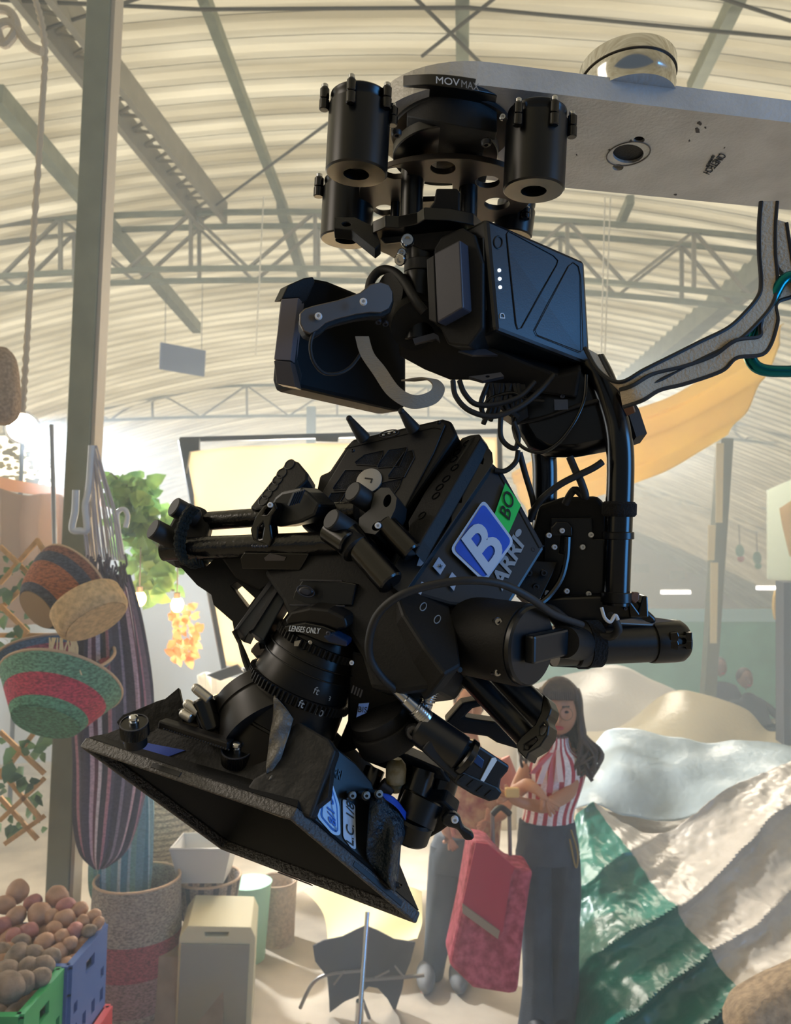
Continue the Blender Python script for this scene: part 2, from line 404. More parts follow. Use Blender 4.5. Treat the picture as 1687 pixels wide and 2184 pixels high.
# traffic-light like ornaments
for x,y,col,lab in ((1580,1180,'cc3a44','small green and red ornament hanging by the right wall'),(1617,1195,'3f9a58','small green ornament hanging by the right wall')):
    t=thing('hanging_ornament',P(x,y,16),lab,'ornament'); c=B(); c.ball(P(x,y+12,16),.07); c.build('bauble',mat('bau'+col,col,.4),t)
    c=B(); c.ball(P(x-2,y-5,16),.09,.06,.14); c.build('leaf_cluster',mat('orn_green','3d8a55',.6),t); c=B(); c.tube([P(x-4,y-60,16),P(x-2,y-10,16)],.01,5,0); c.build('string',mat('dark_rod','5c5648'),t)
# bright opening at right, put in as a white translucent panel
c=B(); pl=FP(1660,1140,9); c.pp(pl,[(1638,1045),(1700,1018),(1700,1240),(1638,1235)],.03); tag(c.build('bright_opening_panel',mat('opening_white','e9efe6',.4,trans=.7),sm=0),'white translucent panel standing in for the bright opening at the right frame edge','plastic sheet')
c=B(); pl=FP(1655,1260,8.6); c.pp(pl,circ(1658,1292,7,32),.05); tag(c.build('yellow_ornament',mat('yellow_orn','d8b45a',.6)),'tall yellow oval ornament by the right frame edge','ornament')
c=B(); c.grid([[P(1662,1085,7.4),P(1700,1060,7.4)],[P(1668,1120,7.3),P(1700,1130,7.2)],[P(1684,1185,7.3),P(1702,1195,7.2)]]); tag(c.build('cream_cloth_corner',mat('cream_cloth','e8cfa0',.8,trans=.4),solid=.01),'cream cloth corner hanging over the white opening panel at right','cloth')
# teal film of glass? people far right: two seated figures
# yellow canopy
def fy(u,v,p): return Vector((0,.03*math.sin(u*5+v*14),.02*math.sin(u*3+v*22)))
g=sheet([[(1672,690,6.0),(1550,775,6.4),(1430,850,6.8),(1280,905,7.2),(1090,1010,7.6)],
         [(1640,790,6.0),(1545,850,6.4),(1430,915,6.8),(1280,975,7.2),(1100,1040,7.6)],
         [(1556,925,6.0),(1500,955,6.4),(1420,1000,6.8),(1345,1030,7.2),(1130,1110,7.6)]],48,36,fy)
c=B(); c.grid(g); tag(c.build('shade_canopy',mat('yellow_canvas','ffdf80',.75,trans=.55,var=.05,vs=2),solid=.006),'yellow-orange cloth canopy stretched from the right post','canopy')
# left low canopy line & pale cloth backdrops
def fz(u,v,p): return Vector((0,.04*math.sin(u*30)+.05*noise.noise(p*3),.02*math.sin(u*17+v*8)))
c=B(); c.grid(sheet([[(-40,1040,5.5),(130,1060,5.4),(215,1090,5.3)],[(-40,1150,5.5),(130,1170,5.4),(215,1180,5.3)],[(-40,1330,5.5),(130,1340,5.4),(215,1350,5.3)]],24,24,fz))
tag(c.build('stall_backcloth',mat('tan_cloth','b89878',.85,trans=.35),solid=.006),'tan cloth hanging behind the stall at left edge','cloth')
c=B(); c.grid(sheet([[(-40,1010,5.9),(120,1040,6.3),(300,1075,6.8),(520,1095,7.3)],[(-40,1040,5.9),(120,1062,6.3),(300,1095,6.8),(520,1105,7.3)]],24,8))
tag(c.build('awning_strip',mat('orange_cloth','e6b47c',.8,trans=.5),solid=.01),'narrow orange awning strip behind the left post','awning')
c=B(); c.grid(sheet([[(-60,1180,8.8),(250,1170,9),(560,1180,9.2)],[(-60,1400,8.8),(250,1400,9),(560,1400,9.2)],[(-60,1720,8.8),(250,1700,9),(560,1700,9.2)]],30,20,fz))
tag(c.build('pale_backdrop_cloth',mat('pale_cloth','c2c8d0',.85),solid=.006),'large pale backdrop cloth behind the stall and lamps','cloth')
# ================================================================== MIDGROUND
def loft(c,secs,seg=24,sub=4,fn=None,cap=True):
    """secs: (center,rx,ry) horizontal-ish ellipses"""
    C=smooth([Vector(s[0]) for s in secs],sub); R1=smooth([Vector((s[1],s[2],0)) for s in secs],sub); n=len(C); g=[]
    for i in range(n):
        row=[]
        for k in range(seg):
            a=2*PI*k/seg; m=fn(a,i/(n-1)) if fn else 1
            row.append(C[i]+Vector((math.cos(a)*R1[i].x*m,math.sin(a)*R1[i].y*m,0)))
        g.append(row)
    o=len(c.v); c.grid(g,uvs=False,wrap=True)
    for i in range(n):
        for k in range(seg): c.uv[o+i*seg+k]=(k/seg,i/(n-1))
    if cap: c.f+=[tuple(o+k for k in range(seg)),tuple(o+(n-1)*seg+k for k in range(seg))]
    return c
def skin(name,joints,edges,m,parent,lv=2):
    names=list(joints); me=bpy.data.meshes.new(name); base=WL[parent.name]
    me.from_pydata([tuple(joints[n][0]-base) for n in names],[(names.index(a),names.index(b)) for a,b in edges],[])
    o=bpy.data.objects.new(name,me); COL.objects.link(o); o.parent=parent; me.materials.append(m)
    md=o.modifiers.new('skin','SKIN'); md.use_smooth_shade=True
    for i,n in enumerate(names):
        v=me.skin_vertices[0].data[i]; r=joints[n][1]; v.radius=(r,r) if not isinstance(r,tuple) else r; v.use_root=(i==0)
    sb=o.modifiers.new('sub','SUBSURF'); sb.levels=lv; sb.render_levels=lv
    WL[o.name]=base; return o
# ---- diffusion scrim
t=thing('diffusion_frame',P(720,1450,4.5),'large cream diffusion cloth in a dark metal frame behind the camera rig','scrim frame')
c=B(); c.grid(sheet([[(398,962,4.5),(560,950,4.5),(730,945,4.5),(900,940,4.5),(1062,932,4.5)],[(420,1130,4.5),(560,1130,4.46),(730,1130,4.5),(900,1130,4.47),(1068,1130,4.5)],[(475,1418,4.5),(600,1430,4.5),(760,1440,4.5),(900,1445,4.5),(1075,1450,4.5)]],32,20,lambda u,v,p:Vector((0,.02*math.sin(u*26+v*9),0))))
c.build('diffusion_cloth',mat('cream_diffusion','fff0d4',.8,trans=.6),t,solid=.003)
for a,e in (((385,938),(1065,920)),((385,938),(478,1428)),((478,1428),(1078,1455)),((1065,920),(1078,1455))):
    c=B(); c.bar(P(*a,4.5),P(*e,4.5),.028,.028); c.build('frame_tube',mat('frame_black','2b2a28',.5),t,sm=0)
for poly in ([(382,935),(425,933),(424,960),(404,963),(396,1010),(386,962)],[(672,931),(722,932),(720,942),(674,941)],[(440,1440),(505,1418),(520,1434),(470,1452)]):
    c=B(); c.pp(FP(400,940,4.44),poly,.03); c.build('corner_clamp',mat('frame_black','2b2a28'),t,sm=0)
c=B(); c.grid(sheet([[(420,1440,5.4),(620,1445,5.4),(1100,1440,5.4)],[(430,1600,5.3),(620,1600,5.4),(1100,1600,5.3)],[(430,1760,5.2),(620,1770,5.3),(1100,1765,5.2)]],30,16,fz))
tag(c.build('pale_floor_cloth',mat('white_cloth','e4dccb',.8,trans=.4),solid=.005),'pale cloth hanging low behind the camera lens','cloth')
c=B(); c.grid(sheet([[(645,1900,4.6),(780,1880,4.8),(900,1905,4.7)],[(690,1955,4.3),(800,1950,4.3),(900,1960,4.3)],[(700,2010,4.0),(800,2000,4.0),(890,2010,4.0)]],16,12,lambda u,v,p:Vector((0,0,.02*math.sin(u*9+v*5)))))
tag(c.build('sun_patch_sheet',mat('sun_patch_yellow','fff0b4',.5,emit='fff0b0',es=.0)),'pale yellow sheet painted as the patch of sunlight behind the black flag','light patch')  # sunlight pool on the floor put in as a pale yellow sheet
# grip arm bits
c=B(); 
# ---- rope & hanging basket
c=B(); c.tube([P(70,-20,3.4),P(95,90,3.4),P(88,260,3.4),P(70,520,3.4),P(58,720,3.4),P(48,880,3.4)],lambda t_:.0135+.0035*math.sin(t_*260),8,16); tag(c.build('twisted_rope',mat('rope_beige','cbbda6',.9,bump=.6,bs=150)),'thick beige twisted rope hanging beside the left post','rope')
c=B(); c.tube([P(x,y,3.3) for x,y in ((-10,20),(20,25),(35,60),(10,95),(-5,60),(25,50),(60,95),(90,110))],.02,8,8); tag(c.build('rope_knot',mat('rope_beige','cbbda6')),'knotted beige rope end at the top left corner','rope')
c=B(); loft(c,[(P(5,742,3.2),.02,.02),(P(5,765,3.2),.055,.055),(P(5,820,3.2),.07,.07),(P(5,880,3.2),.068,.068),(P(5,905,3.2),.03,.03)]); tag(c.build('hanging_wicker_lamp',mat('wicker','a08870',.9,var=.25,vs=80,bump=.5,bs=200)),'rounded tan wicker lampshade hanging at the left frame edge','lampshade')
# ---- pipes
pvc=mat('pvc','c8ccd2',.4)
c=B(); c.tube([P(162,1045,3.45),P(160,1090,3.45),P(154,1128,3.45),P(170,1132,3.45),P(186,1128,3.45),P(182,1080,3.45),P(190,1040,3.45),P(196,950,3.45)],.016,12,6); tag(c.build('plastic_pipe',pvc),'pale grey plastic pipe with elbow strapped to the left post','pipe')
c=B(); c.tube([P(262,1190,3.6),P(252,1130,3.6),P(250,1095,3.6),P(264,1086,3.6),P(272,1100,3.6),P(268,1125,3.6)],.012,10,6); tag(c.build('plastic_hook',pvc),'white plastic hook hanging beside the hammock cords','hook')
c=B(); c.cyl(P(110,905,4.2),P(117,1185,4.2),.012); tag(c.build('thin_pole',mat('grey_pole','8d8f92',.4)),'thin grey pole left of the steel post','pole')
# ---- hammock
t=thing('striped_hammock',P(215,1500,3.5),'folded hammock with purple, pink and white stripes hanging from the post','hammock')
c=B(); 
for i in range(16):
    a=P(200+random.uniform(-6,8),950,3.45); e=P(186+i*5.2,1195,3.45+.02*math.sin(i)); m=a.lerp(e,.5)+Vector((.03*(i-8)/8,0,-.01)); c.tube([a,m,e],.0045,5,4)
o=c.build('suspension_cord',mat('cord_grey','b5b0b4',.9),t); o['kind']='stuff'
c=B()
for i in range(60):
    x=random.uniform(182,268);y=random.uniform(1180,1240); c.tube([P(x,y,3.42),P(x+random.uniform(-6,6),y+20,3.40),P(x+random.uniform(-8,8),y+34,3.41)],.005,5,2)
o=c.build('fringe',mat('fringe_dark','5a5460',.9),t); o['kind']='stuff'
def hf(a,v): return 1+.10*math.sin(9*a+3*v)+.05*math.sin(17*a)
c=B(); loft(c,[(P(226,1225,3.5),.10,.07),(P(232,1330,3.5),.14,.09),(P(238,1480,3.5),.17,.1),(P(240,1620,3.5),.16,.1),(P(230,1740,3.5),.14,.09),(P(222,1815,3.5),.10,.07),(P(214,1850,3.5),.03,.03)],64,8,hf)
c.build('cloth',stripes('hammock_stripes',[(0,'4a4456'),(.18,'8c7f94'),(.26,'4f4658'),(.42,'c8a9b8'),(.5,'6a3f50'),(.6,'d8cbd6'),(.68,'453f52'),(.84,'b07c90'),(.92,'5a5266')],5,'X',.9,grain=.75),t)
t=thing('teal_hammock',P(260,1750,3.7),'teal and white striped cloth hanging into the tall basket','hammock')
c=B(); loft(c,[(P(285,1340,3.8),.04,.04),(P(284,1500,3.8),.055,.05),(P(275,1700,3.75),.11,.06),(P(262,1800,3.75),.14,.07),(P(258,1890,3.75),.14,.07),(P(262,1930,3.75),.12,.06)],48,8,hf)
c.build('cloth',stripes('teal_stripes',[(0,'6fa0ae'),(.3,'d5e0e2'),(.42,'4f8798'),(.7,'b9d0d6'),(.8,'7fb0a8')],7,'X',.9,grain=.8),t)
# ---- woven bowls
def bowl(name,c0,axis,prof,m,lab,cat='basket',base=None,seg=40,extra=None):
    t=thing(name,c0,lab,cat); ax=Vector(axis).normalized(); u=ax.orthogonal().normalized(); w=ax.cross(u)
    c=B(); g=[]; pr=smooth([Vector((a,b,0)) for a,b in prof],4)
    for q in pr:
        g.append([c0+ax*q.x+(u*math.cos(2*PI*k/seg)+w*math.sin(2*PI*k/seg))*q.y for k in range(seg)])
    o=0; c.grid(g,uvs=False,wrap=True)
    for i in range(len(g)):
        for k in range(seg): c.uv[i*seg+k]=(k/seg,i/(len(g)-1))
    c.build('woven_wall',m,t,solid=.008)
    e=B(); e.rev(c0+ax*(prof[0][0]-.004),ax,[(0,prof[0][1]),(.008,prof[0][1]*1.0)],seg); e.build('base',base or m,t)
    e=B(); q=pr[-1]; e.tube([c0+ax*q.x+(u*math.cos(2*PI*k/seg)+w*math.sin(2*PI*k/seg))*q.y for k in range(seg)],.007,6,0,closed=True); e.build('rim',mat('rim_straw','c0a488',.9,bump=.4),t)
    return t
straw=mat('straw','b99a74',.9,var=.22,vs=60,bump=.5,bs=220)
bowl('woven_basket',P(80,1300,3.05),(.42,.72,.55),[(0,.09),(.05,.13),(.15,.175),(.20,.185)],stripes('orange_weave',[(0,'50505c'),(.22,'a8643f'),(.55,'4b4d5b'),(.72,'8a5a48')],1.0,'Y',.9,bump=.5,bs=200),'striped basket woven in orange, navy and brown, hanging by the trellis',base=mat('tan_base','a08462',.9))
bowl('woven_basket',P(205,1325,2.92),(-.58,.25,.78),[(0,.118),(.02,.135),(.08,.135),(.105,.12),(.106,.0)],mat('light_straw','c8a97e',.9,var=.2,vs=50,bump=.5,bs=200),'plain straw drum basket hanging right of the striped basket')
bowl('woven_basket',P(98,1540,3.0),(.04,.62,.78),[(0,.13),(.04,.155),(.11,.20),(.18,.245)],stripes('melon_weave',[(0,'5f9678'),(.30,'c04058'),(.66,'6b9a80')],1.0,'Y',.9,bump=.4,bs=160),'wide bowl basket banded green, red and green hanging at the left')
bowl('woven_basket',P(120,1440,3.3),(.1,-.3,1),[(0,.10),(.04,.2),(.10,.24)],stripes('blue_weave',[(0,'5a7090'),(.4,'a85060'),(.7,'4f6a8a')],1.0,'Y',.9),'blue and red bowl basket half hidden behind the green and red one')
t=thing('raffia_bundle',P(130,1400,3.0),'loose pale raffia strings tying the hanging baskets','raffia'); c=B()
for i in range(22):
    x=random.uniform(105,160); c.tube([P(x,1360,3.0),P(x+random.uniform(-14,10),1395,2.98),P(x+random.uniform(-30,24),1440,2.97)],.003,4,3)
o=c.build('strands',mat('raffia','d8c8a4',.9),t); o['kind']='stuff'
# ---- trellis
t=thing('wooden_trellis',P(60,1500,3.6),'pale bamboo lattice trellis with climbing leaves at the left edge','trellis')
wood=mat('bamboo','d0a26a',.7,var=.15,vs=30); k=0
for a,e in [((0,1165),(130,1290)),((0,1245),(82,1150)),((78,1150),(112,1205)),((0,1300),(90,1215)),((0,1290),(60,1350)),((0,1355),(112,1355)),((0,1560),(95,1650)),((0,1660),(90,1540)),((0,1750),(95,1660)),((0,1700),(80,1790)),((0,1640),(85,1745)),((10,1800),(95,1740))]:
    c=B(); c.bar(P(*a,3.6+.02*(k%2)),P(*e,3.6+.02*(k%2)),.022,.012,FW); c.build('slat',wood,t,sm=0); k+=1
def leaves(c,n,box,d,sz,seed=1):
    rr=random.Random(seed)
    for i in range(n):
        x=rr.uniform(box[0],box[2]);y=rr.uniform(box[1],box[3]); o=P(x,y,d+rr.uniform(-.15,.15)); s_=sz*rr.uniform(.6,1.3)
        a=Vector((rr.uniform(-1,1),rr.uniform(-.6,.6),rr.uniform(-1,.4))).normalized(); b_=a.cross(Vector((rr.uniform(-.4,.4),1,rr.uniform(-.4,.4)))).normalized(); nn=a.cross(b_)
        c.add([o,o+a*s_*.35+b_*s_*.38+nn*s_*.05,o+a*s_*.8+b_*s_*.25,o+a*s_*1.15-nn*s_*.1,o+a*s_*.8-b_*s_*.25,o+a*s_*.35-b_*s_*.38+nn*s_*.05,o+a*s_*.5-nn*s_*.08],[(0,1,6),(1,2,6),(2,3,6),(3,4,6),(4,5,6),(5,0,6)])
leaf=mat('leaf_green','4f7a42',.5,col2='8fae58',vs=7,trans=.35)
c=B(); leaves(c,40,(-10,1180,70,1420),3.65,.07,3); leaves(c,34,(-10,1560,90,1780),3.68,.07,4); c.build('foliage',mat('leaf_dark','42594a',.5,col2='6a8a5a',vs=7,trans=.3),t)['kind']='stuff'
t=thing('hanging_vine',P(310,1150,4.4),'green leafy vine hanging right of the post above the bulbs','vine'); c=B(); leaves(c,110,(238,1015,320,1120),4.4,.10,5); leaves(c,150,(260,1080,385,1260),4.5,.11,6); c.build('foliage',leaf,t)['kind']='stuff'
c=B(); c.tube([P(235,1010,4.4),P(290,1060,4.4),P(330,1150,4.45),P(370,1260,4.5)],.01,6); c.build('stem',mat('stem','6b6a44',.8),t)
t=thing('orange_flowers',P(385,1340,4.5),'blurred orange paper flowers below the right light bulb','flowers'); c=B(); leaves(c,60,(362,1300,420,1400),4.5,.06,8); c.build('petals',mat('petal','f0a060',.7,trans=.5),t)['kind']='stuff'
for x,y,lab in ((298,1277,'glowing warm light bulb nearest the hammock'),(378,1290,'glowing warm light bulb above the orange flowers')):
    t=thing('festoon_bulb',P(x,y,4.3),lab,'light bulb'); c=B(); c.ball(P(x,y,4.3),.036,.036,.045); c.build('glass',mat('bulb_glow','ffe0a0',.3,emit='ffce80',es=14),t)
    c=B(); c.cyl(P(x,y-12,4.3),P(x,y-26,4.3),.018); c.build('socket',mat('socket','6a5a48',.6),t)
    c=B(); c.tube([P(x,y-26,4.3),P(x+2,y-110,4.3)],.004,5,0); c.build('flex',mat('socket','6a5a48'),t)
    lt=bpy.data.lights.new('bulb','POINT'); lt.energy=3; lt.color=(1,.7,.35); lt.shadow_soft_size=.05; lo=bpy.data.objects.new('bulb_light',lt); COL.objects.link(lo); lo.location=P(x,y,4.2)
# ---- lamp added for the low sun at left, and gap with sky behind leaves
t=thing('sun_standin_lamp',P(48,912,7),'made-up round lamp standing in for the low sun at the left edge','lamp'); c=B(); c.rev(P(48,912,7),(P(700,1000,1.5)-P(48,912,7)),[(0,.13),(.02,.12),(.03,.0)],24); c.build('lens',mat('sun_glare_glow','ffffff',.3,emit='fff4dc',es=60),t)
c=B(); ax=(P(48,912,7)-P(700,1000,1.5)).normalized(); c.rev(P(48,912,7)+ax*.02,ax,[(0,.16),(.25,.15),(.3,.08)],24); c.build('housing',mat('frame_black','2b2a28'),t)
c=B(); c.cyl(P(48,925,7.2),Z(60,1660,0.0) if False else Vector((P(48,912,7.2).x,7.2,0)),.02); c.build('stand',mat('frame_black','2b2a28'),t)
t=thing('garden_opening',P(50,980,7.6),'glaring daylight gap broken up by round leaves at the left edge','opening'); c=B(); c.pp(FP(50,980,7.7),[(-30,930),(108,930),(112,1042),(-30,1030)],.02); c.build('sky_gap',mat('sky_gap_glow','ffffff',.5,emit='fff2d0',es=2.2),t,sm=0)
c=B(); rr=random.Random(3)
for i in range(90):
    x,y=rr.uniform(-10,108),rr.uniform(935,1040); c.pp(FP(x,y,7.5),circ(x,y,rr.uniform(4,9),rr.uniform(3,6),7),.01)
c.build('leaf_screen',mat('leaf_backlit','c8bd92',.6,trans=.5),t,sm=0)['kind']='stuff'
# ---- crates with potatoes
def crate(x0,x1,y0,y1,z0,z1,col,lab):
    t=thing('plastic_crate',Vector(((x0+x1)/2,(y0+y1)/2,z0)),lab,'crate'); m=mat('crate_'+col,col,.45); th=.012
    def wall(o,ux,L,H,name):
        ux=Vector(ux); n=ux.cross(Vector((0,0,1)))*th; c=B(); uz=Vector((0,0,1)); nn=max(3,int(L/.07)); ho=[]
        loops=[[o,o+ux*L,o+ux*L+uz*H,o+uz*H]]
        for r_,(a,e) in enumerate(((.12,.28),(.42,.54))):
            for i in range(nn):
                s0=(i+.3)*L/nn;s1=(i+.7)*L/nn
                if r_==1 and abs((i+.5)/nn-.5)<.2: continue
                loops.append([o+ux*s0+uz*H*a,o+ux*s1+uz*H*a,o+ux*s1+uz*H*e,o+ux*s0+uz*H*e])
        loops.append([o+ux*L*.38+uz*H*.72,o+ux*L*.62+uz*H*.72,o+ux*L*.62+uz*H*.86,o+ux*L*.38+uz*H*.86])
        pts=[p for l in loops for p in l]; tri=tessellate_polygon(loops); N=len(pts)
        fs=[tuple(q) for q in tri]+[tuple(i+N for i in reversed(q)) for q in tri]; k=0
        for l in loops:
            q=len(l); fs+=[(k+i,k+(i+1)%q,k+(i+1)%q+N,k+i+N) for i in range(q)]; k+=q
        c.add(pts+[p+n for p in pts],fs)
        c.bar(o+uz*H,o+ux*L+uz*H,.026,.014); c.bar(o+uz*H*.68,o+ux*L+uz*H*.68,.022,.008)
        c.build('side_panel',m,t,sm=0)
    X0,X1,Y0,Y1=x0,x1,y0,y1; H=z1-z0
    wall(Vector((X1,Y0,z0)),(0,1,0),Y1-Y0,H,'s'); wall(Vector((X0,Y1,z0)),(0,-1,0),Y1-Y0,H,'s'); wall(Vector((X0,Y0,z0)),(1,0,0),X1-X0,H,'s'); wall(Vector((X1,Y1,z0)),(-1,0,0),X1-X0,H,'s')
    c=B(); c.box(((X0+X1)/2,(Y0+Y1)/2,z0+.01),X1-X0,Y1-Y0,.012); c.build('floor_panel',m,t,sm=0)
    return t
crate(-1.62,-1.13,2.74,3.06,.47,.76,'3a5a9c','blue plastic crate heaped with potatoes, behind the green one')
crate(-1.62,-1.15,2.44,2.72,.47,.76,'2f9a5c','green plastic crate of muddy potatoes between the blue and red ones')
crate(-1.64,-1.17,2.12,2.42,.47,.72,'c03440','red plastic crate at the bottom left corner holding yellow fruit')
crate(-1.62,-1.10,2.74,3.06,.0,.46,'b8303c','tall red crate on the floor under the blue one')
crate(-1.62,-1.13,2.44,2.72,.0,.46,'b03a44','red crate on the floor under the green one')
crate(-1.64,-1.15,2.12,2.42,.0,.46,'a83c40','red crate on the floor under the corner crate')
pots=[mat('potato_tan','b08a70',.7,var=.15,vs=20,bump=.3),mat('potato_red','a8706a',.7,var=.15,vs=20,bump=.3),mat('potato_mud','857466',.85,var=.3,vs=25,bump=.3)]
P0=[]
for i,m in enumerate(pots):
    c=B(); c.ball((0,0,0),.043,.036,.034,fn=lambda q:1+.12*noise.noise(q*1.3+Vector((i*3,0,0)))); P0.append(c)
made=[None]*3
def potato(loc,rot,sc,k,lab,grp):
    if made[k] is None:
        made[k]=P0[k].build('potato',pots[k],sm=60); o=made[k]; o.data.transform(Matrix.Translation(o.location)); 
    else: o=made[k].copy(); COL.objects.link(o)
    o.location=loc; o.rotation_euler=rot; o.scale=(sc,)*3; tag(o,lab,'potato',grp); return o
c=B(); rr=random.Random(11); spots=[]
big=[(122,1912,1.35,0),(38,1902,1.5,0),(85,1950,1.5,0),(34,1955,1.2,0),(110,1955,1.0,0),(140,1935,1.2,1),(138,1960,1.15,0),(62,1985,1.0,1),(170,1940,.95,0),(178,1965,.8,0),(160,1985,1.0,1),(200,1955,.9,0),(95,2010,1.15,0),(70,1925,1.05,1),(30,1998,1.0,1),(132,2000,.95,0),(10,1930,1.2,0),(5,1975,1.1,1),(190,1985,.8,2),(150,2012,.8,0),(115,1980,.9,0),(210,1968,.7,0)]
for x,y,s_,k in big: spots.append((x,y,s_,k,0))
for x,y,s_ in [(15,2075,1.3),(60,2065,1.2),(92,2060,1.1),(35,2040,1.3),(70,2035,1.1),(20,2105,1.5),(110,2040,1.0),(5,2030,1.0),(50,2095,1.2),(85,2085,1.0),(45,2010,1.0)]: spots.append((x,y,s_,2,1))
for x,y,s_,k,g in spots:
    d=3.05-(y-1900)/180*.5 if g==0 else 2.75-(y-2010)/95*.35
    lab=('smooth tan potato in the heap over the blue crate','reddish potato in the heap over the blue crate','dull brown potato among the heap over the blue crate')[k] if g==0 else 'muddy grey potato heaped in the green crate'
    potato(P(x,y,d),(rr.uniform(0,3),rr.uniform(-.5,.5),rr.uniform(0,3)),s_*.84,k if k<3 else 2,lab,['tan potatoes in the heap','reddish potatoes in the heap','dull potatoes in the heap'][k] if g==0 else 'muddy potatoes in the green crate')
# hidden lower layer so the heap rests on something
for i in range(8):
    for j in range(5):
        x=-1.57+i*.058; y=2.80+j*.056; potato(Vector((x,y,.735+.02*math.sin(i*2.3+j))),(rr.uniform(0,3),0,rr.uniform(0,3)),.95,0,'smooth tan potato in the heap over the blue crate','tan potatoes in the heap')
for i in range(7):
    for j in range(4):
        x=-1.57+i*.06; y=2.49+j*.058; potato(Vector((x,y,.70+.015*math.sin(i*2.3+j))),(rr.uniform(0,3),0,rr.uniform(0,3)),.95,2,'muddy grey potato heaped in the green crate','muddy potatoes in the green crate')
for i,(x,y) in enumerate(((-1.25,2.20),(-1.34,2.23),(-1.27,2.30))):
    c=B(); c.ball((x,y,.66),.05); tag(c.build('yellow_fruit',mat('yellow_fruit','d8b040',.5)),'round yellow fruit in the red corner crate','fruit','yellow fruit in the corner crate')
# ---- floor baskets
def vb(name,x,ytop,ybot,d,prof,m,lab,cat='basket'):
    base=P(x,ybot,d); return bowl(name,base,(0,0,1),prof,m,lab,cat)
vb('tall_basket',285,1890,2140,3.6,[(0,.20),(.1,.205),(.3,.21),(.45,.205),(.58,.20)],stripes('red_band_weave',[(0,'9c8c7c'),(.10,'92706c'),(.36,'9c4650'),(.56,'9a8f84')],1.0,'Y',.95,bump=.6,bs=120),'tall woven floor basket with a red band near its middle')
b0=P(285,2140,3.6)
c=B(); c.rev(Vector((b0.x,b0.y,0)),(0,0,1),[(0,.25),(b0.z-.01,.19)],40); tag(c.build('flared_basket',mat('grey_weave','a8a298',.95,var=.2,vs=70,bump=.6,bs=120)),'grey-beige flared basket on the floor under the tall red-banded one','basket')
vb('barred_basket',443,1870,1950,3.9,[(0,.13),(.1,.15),(.19,.165)],stripes('bar_weave',[(0,'9c8c80'),(.6,'4d4a55')],14,'X',.9),'round basket with dark vertical bars under the white tub')
t=thing('white_tub',P(440,1875,3.85),'white rectangular tub stacked on the barred basket','tub'); c=B(); q=P(438,1868,3.85); c.add([q+Vector((sx*a,sy*a*.8,z)) for z,a in ((0,.11),(.17,.15)) for sx,sy in ((-1,-1),(1,-1),(1,1),(-1,1))],[(0,1,2,3),(0,4,5,1),(1,5,6,2),(2,6,7,3),(3,7,4,0)]); c.build('tub_body',mat('white_tub','c9c8c4',.4),t,sm=0,solid=.008); c=B(); c.tube([q+Vector((sx*.15,sy*.12,.17)) for sx,sy in((-1,-1),(1,-1),(1,1),(-1,1))],.008,6,0,closed=True); c.build('rim',mat('white_tub','c9c8c4'),t)
c=B(); q=Vector((P(443,1950,3.9).x,3.9*.98,0)); c.box((q.x,q.y,P(443,1950,3.9).z/2-.005),.36,.3,P(443,1950,3.9).z-.02); tag(c.build('display_box',mat('wood_box','8a7a66',.8,var=.15,vs=10),sm=-1),'brown display box on the floor beneath the barred basket','box')
vb('coiled_basket',345,1700,1835,4.3,[(0,.12),(.1,.17),(.25,.18),(.38,.13)],stripes('coil_weave',[(0,'b9ab94'),(.6,'8f836f')],14,'Y',.9),'pale coiled round basket behind the hanging teal cloth')
vb('beige_basket',588,1880,2045,4.4,[(0,.10),(.2,.105),(.44,.115)],mat('beige_weave','c0aa90',.9,var=.15,vs=60,bump=.5,bs=140),'beige cylindrical basket standing behind the grey panel box')
c=B(); q=P(530,2060,4.2); c.rev(Vector((q.x,q.y,0)),(0,0,1),[(0,.09),(.40,.12),(.41,.125)],24); tag(c.build('mint_bin',mat('mint_plastic','a6d6bc',.5)),'mint green plastic bin beside the grey panel box','bin')
t=thing('panel_box',P(450,2100,3.5),'cream standing box with a grey front panel and a slot handle','box')
pl=PL((365,2184,3.45),(545,2184,3.5),(380,1990,3.45))
c=B(); c.pp(pl,[(368,2300),(382,2000),(400,1975),(535,1978),(545,2000),(530,2300)],.28,[[(436,1988),(488,1988),(486,1998),(438,1998)]]); c.build('box_body',mat('cream_box','c9c4a4',.6),t,sm=0,bev=.006)
c=B(); pl2=PL((365,2184,3.44),(545,2184,3.49),(380,1990,3.44)); c.pp(pl2,[(374,2280),(386,2014),(532,2016),(520,2280)],.008); c.build('front_panel',mat('grey_panel2','7e8688',.5,col2='8c8468',vs=1.2),t,sm=0)
# ---- light stand with black flag
t=thing('light_stand',Vector((P(772,2150,3.6).x,3.55,0)),'chrome light stand in front of the star-shaped black flag','stand'); chrome=mat('chrome','c8c8c8',.2,metal=1)
bs_=Vector((P(766,2184,3.5).x,3.5,0.02)); c=B(); c.cyl(bs_+Vector((0,0,.0)),P(784,1945,3.55),.011); c.build('pole',chrome,t)
c=B(); c.cyl(P(768,2135,3.52),P(764,2215,3.52),.02); c.build('sleeve',chrome,t)
for a in ([(770,2070),(700,2078),(665,2100),(640,2150)],[(775,2090),(860,2084),(905,2080)],[(768,2120),(790,2180),(800,2230)]):
    c=B(); c.tube([P(x,y,3.62) for x,y in a],.009,8); c.build('leg',mat('dull_metal','8b8a88',.4,metal=.6),t)
t=thing('black_flag',P(780,2060,3.6),'dark grey star-shaped cloth flag clipped behind the chrome stand','flag')
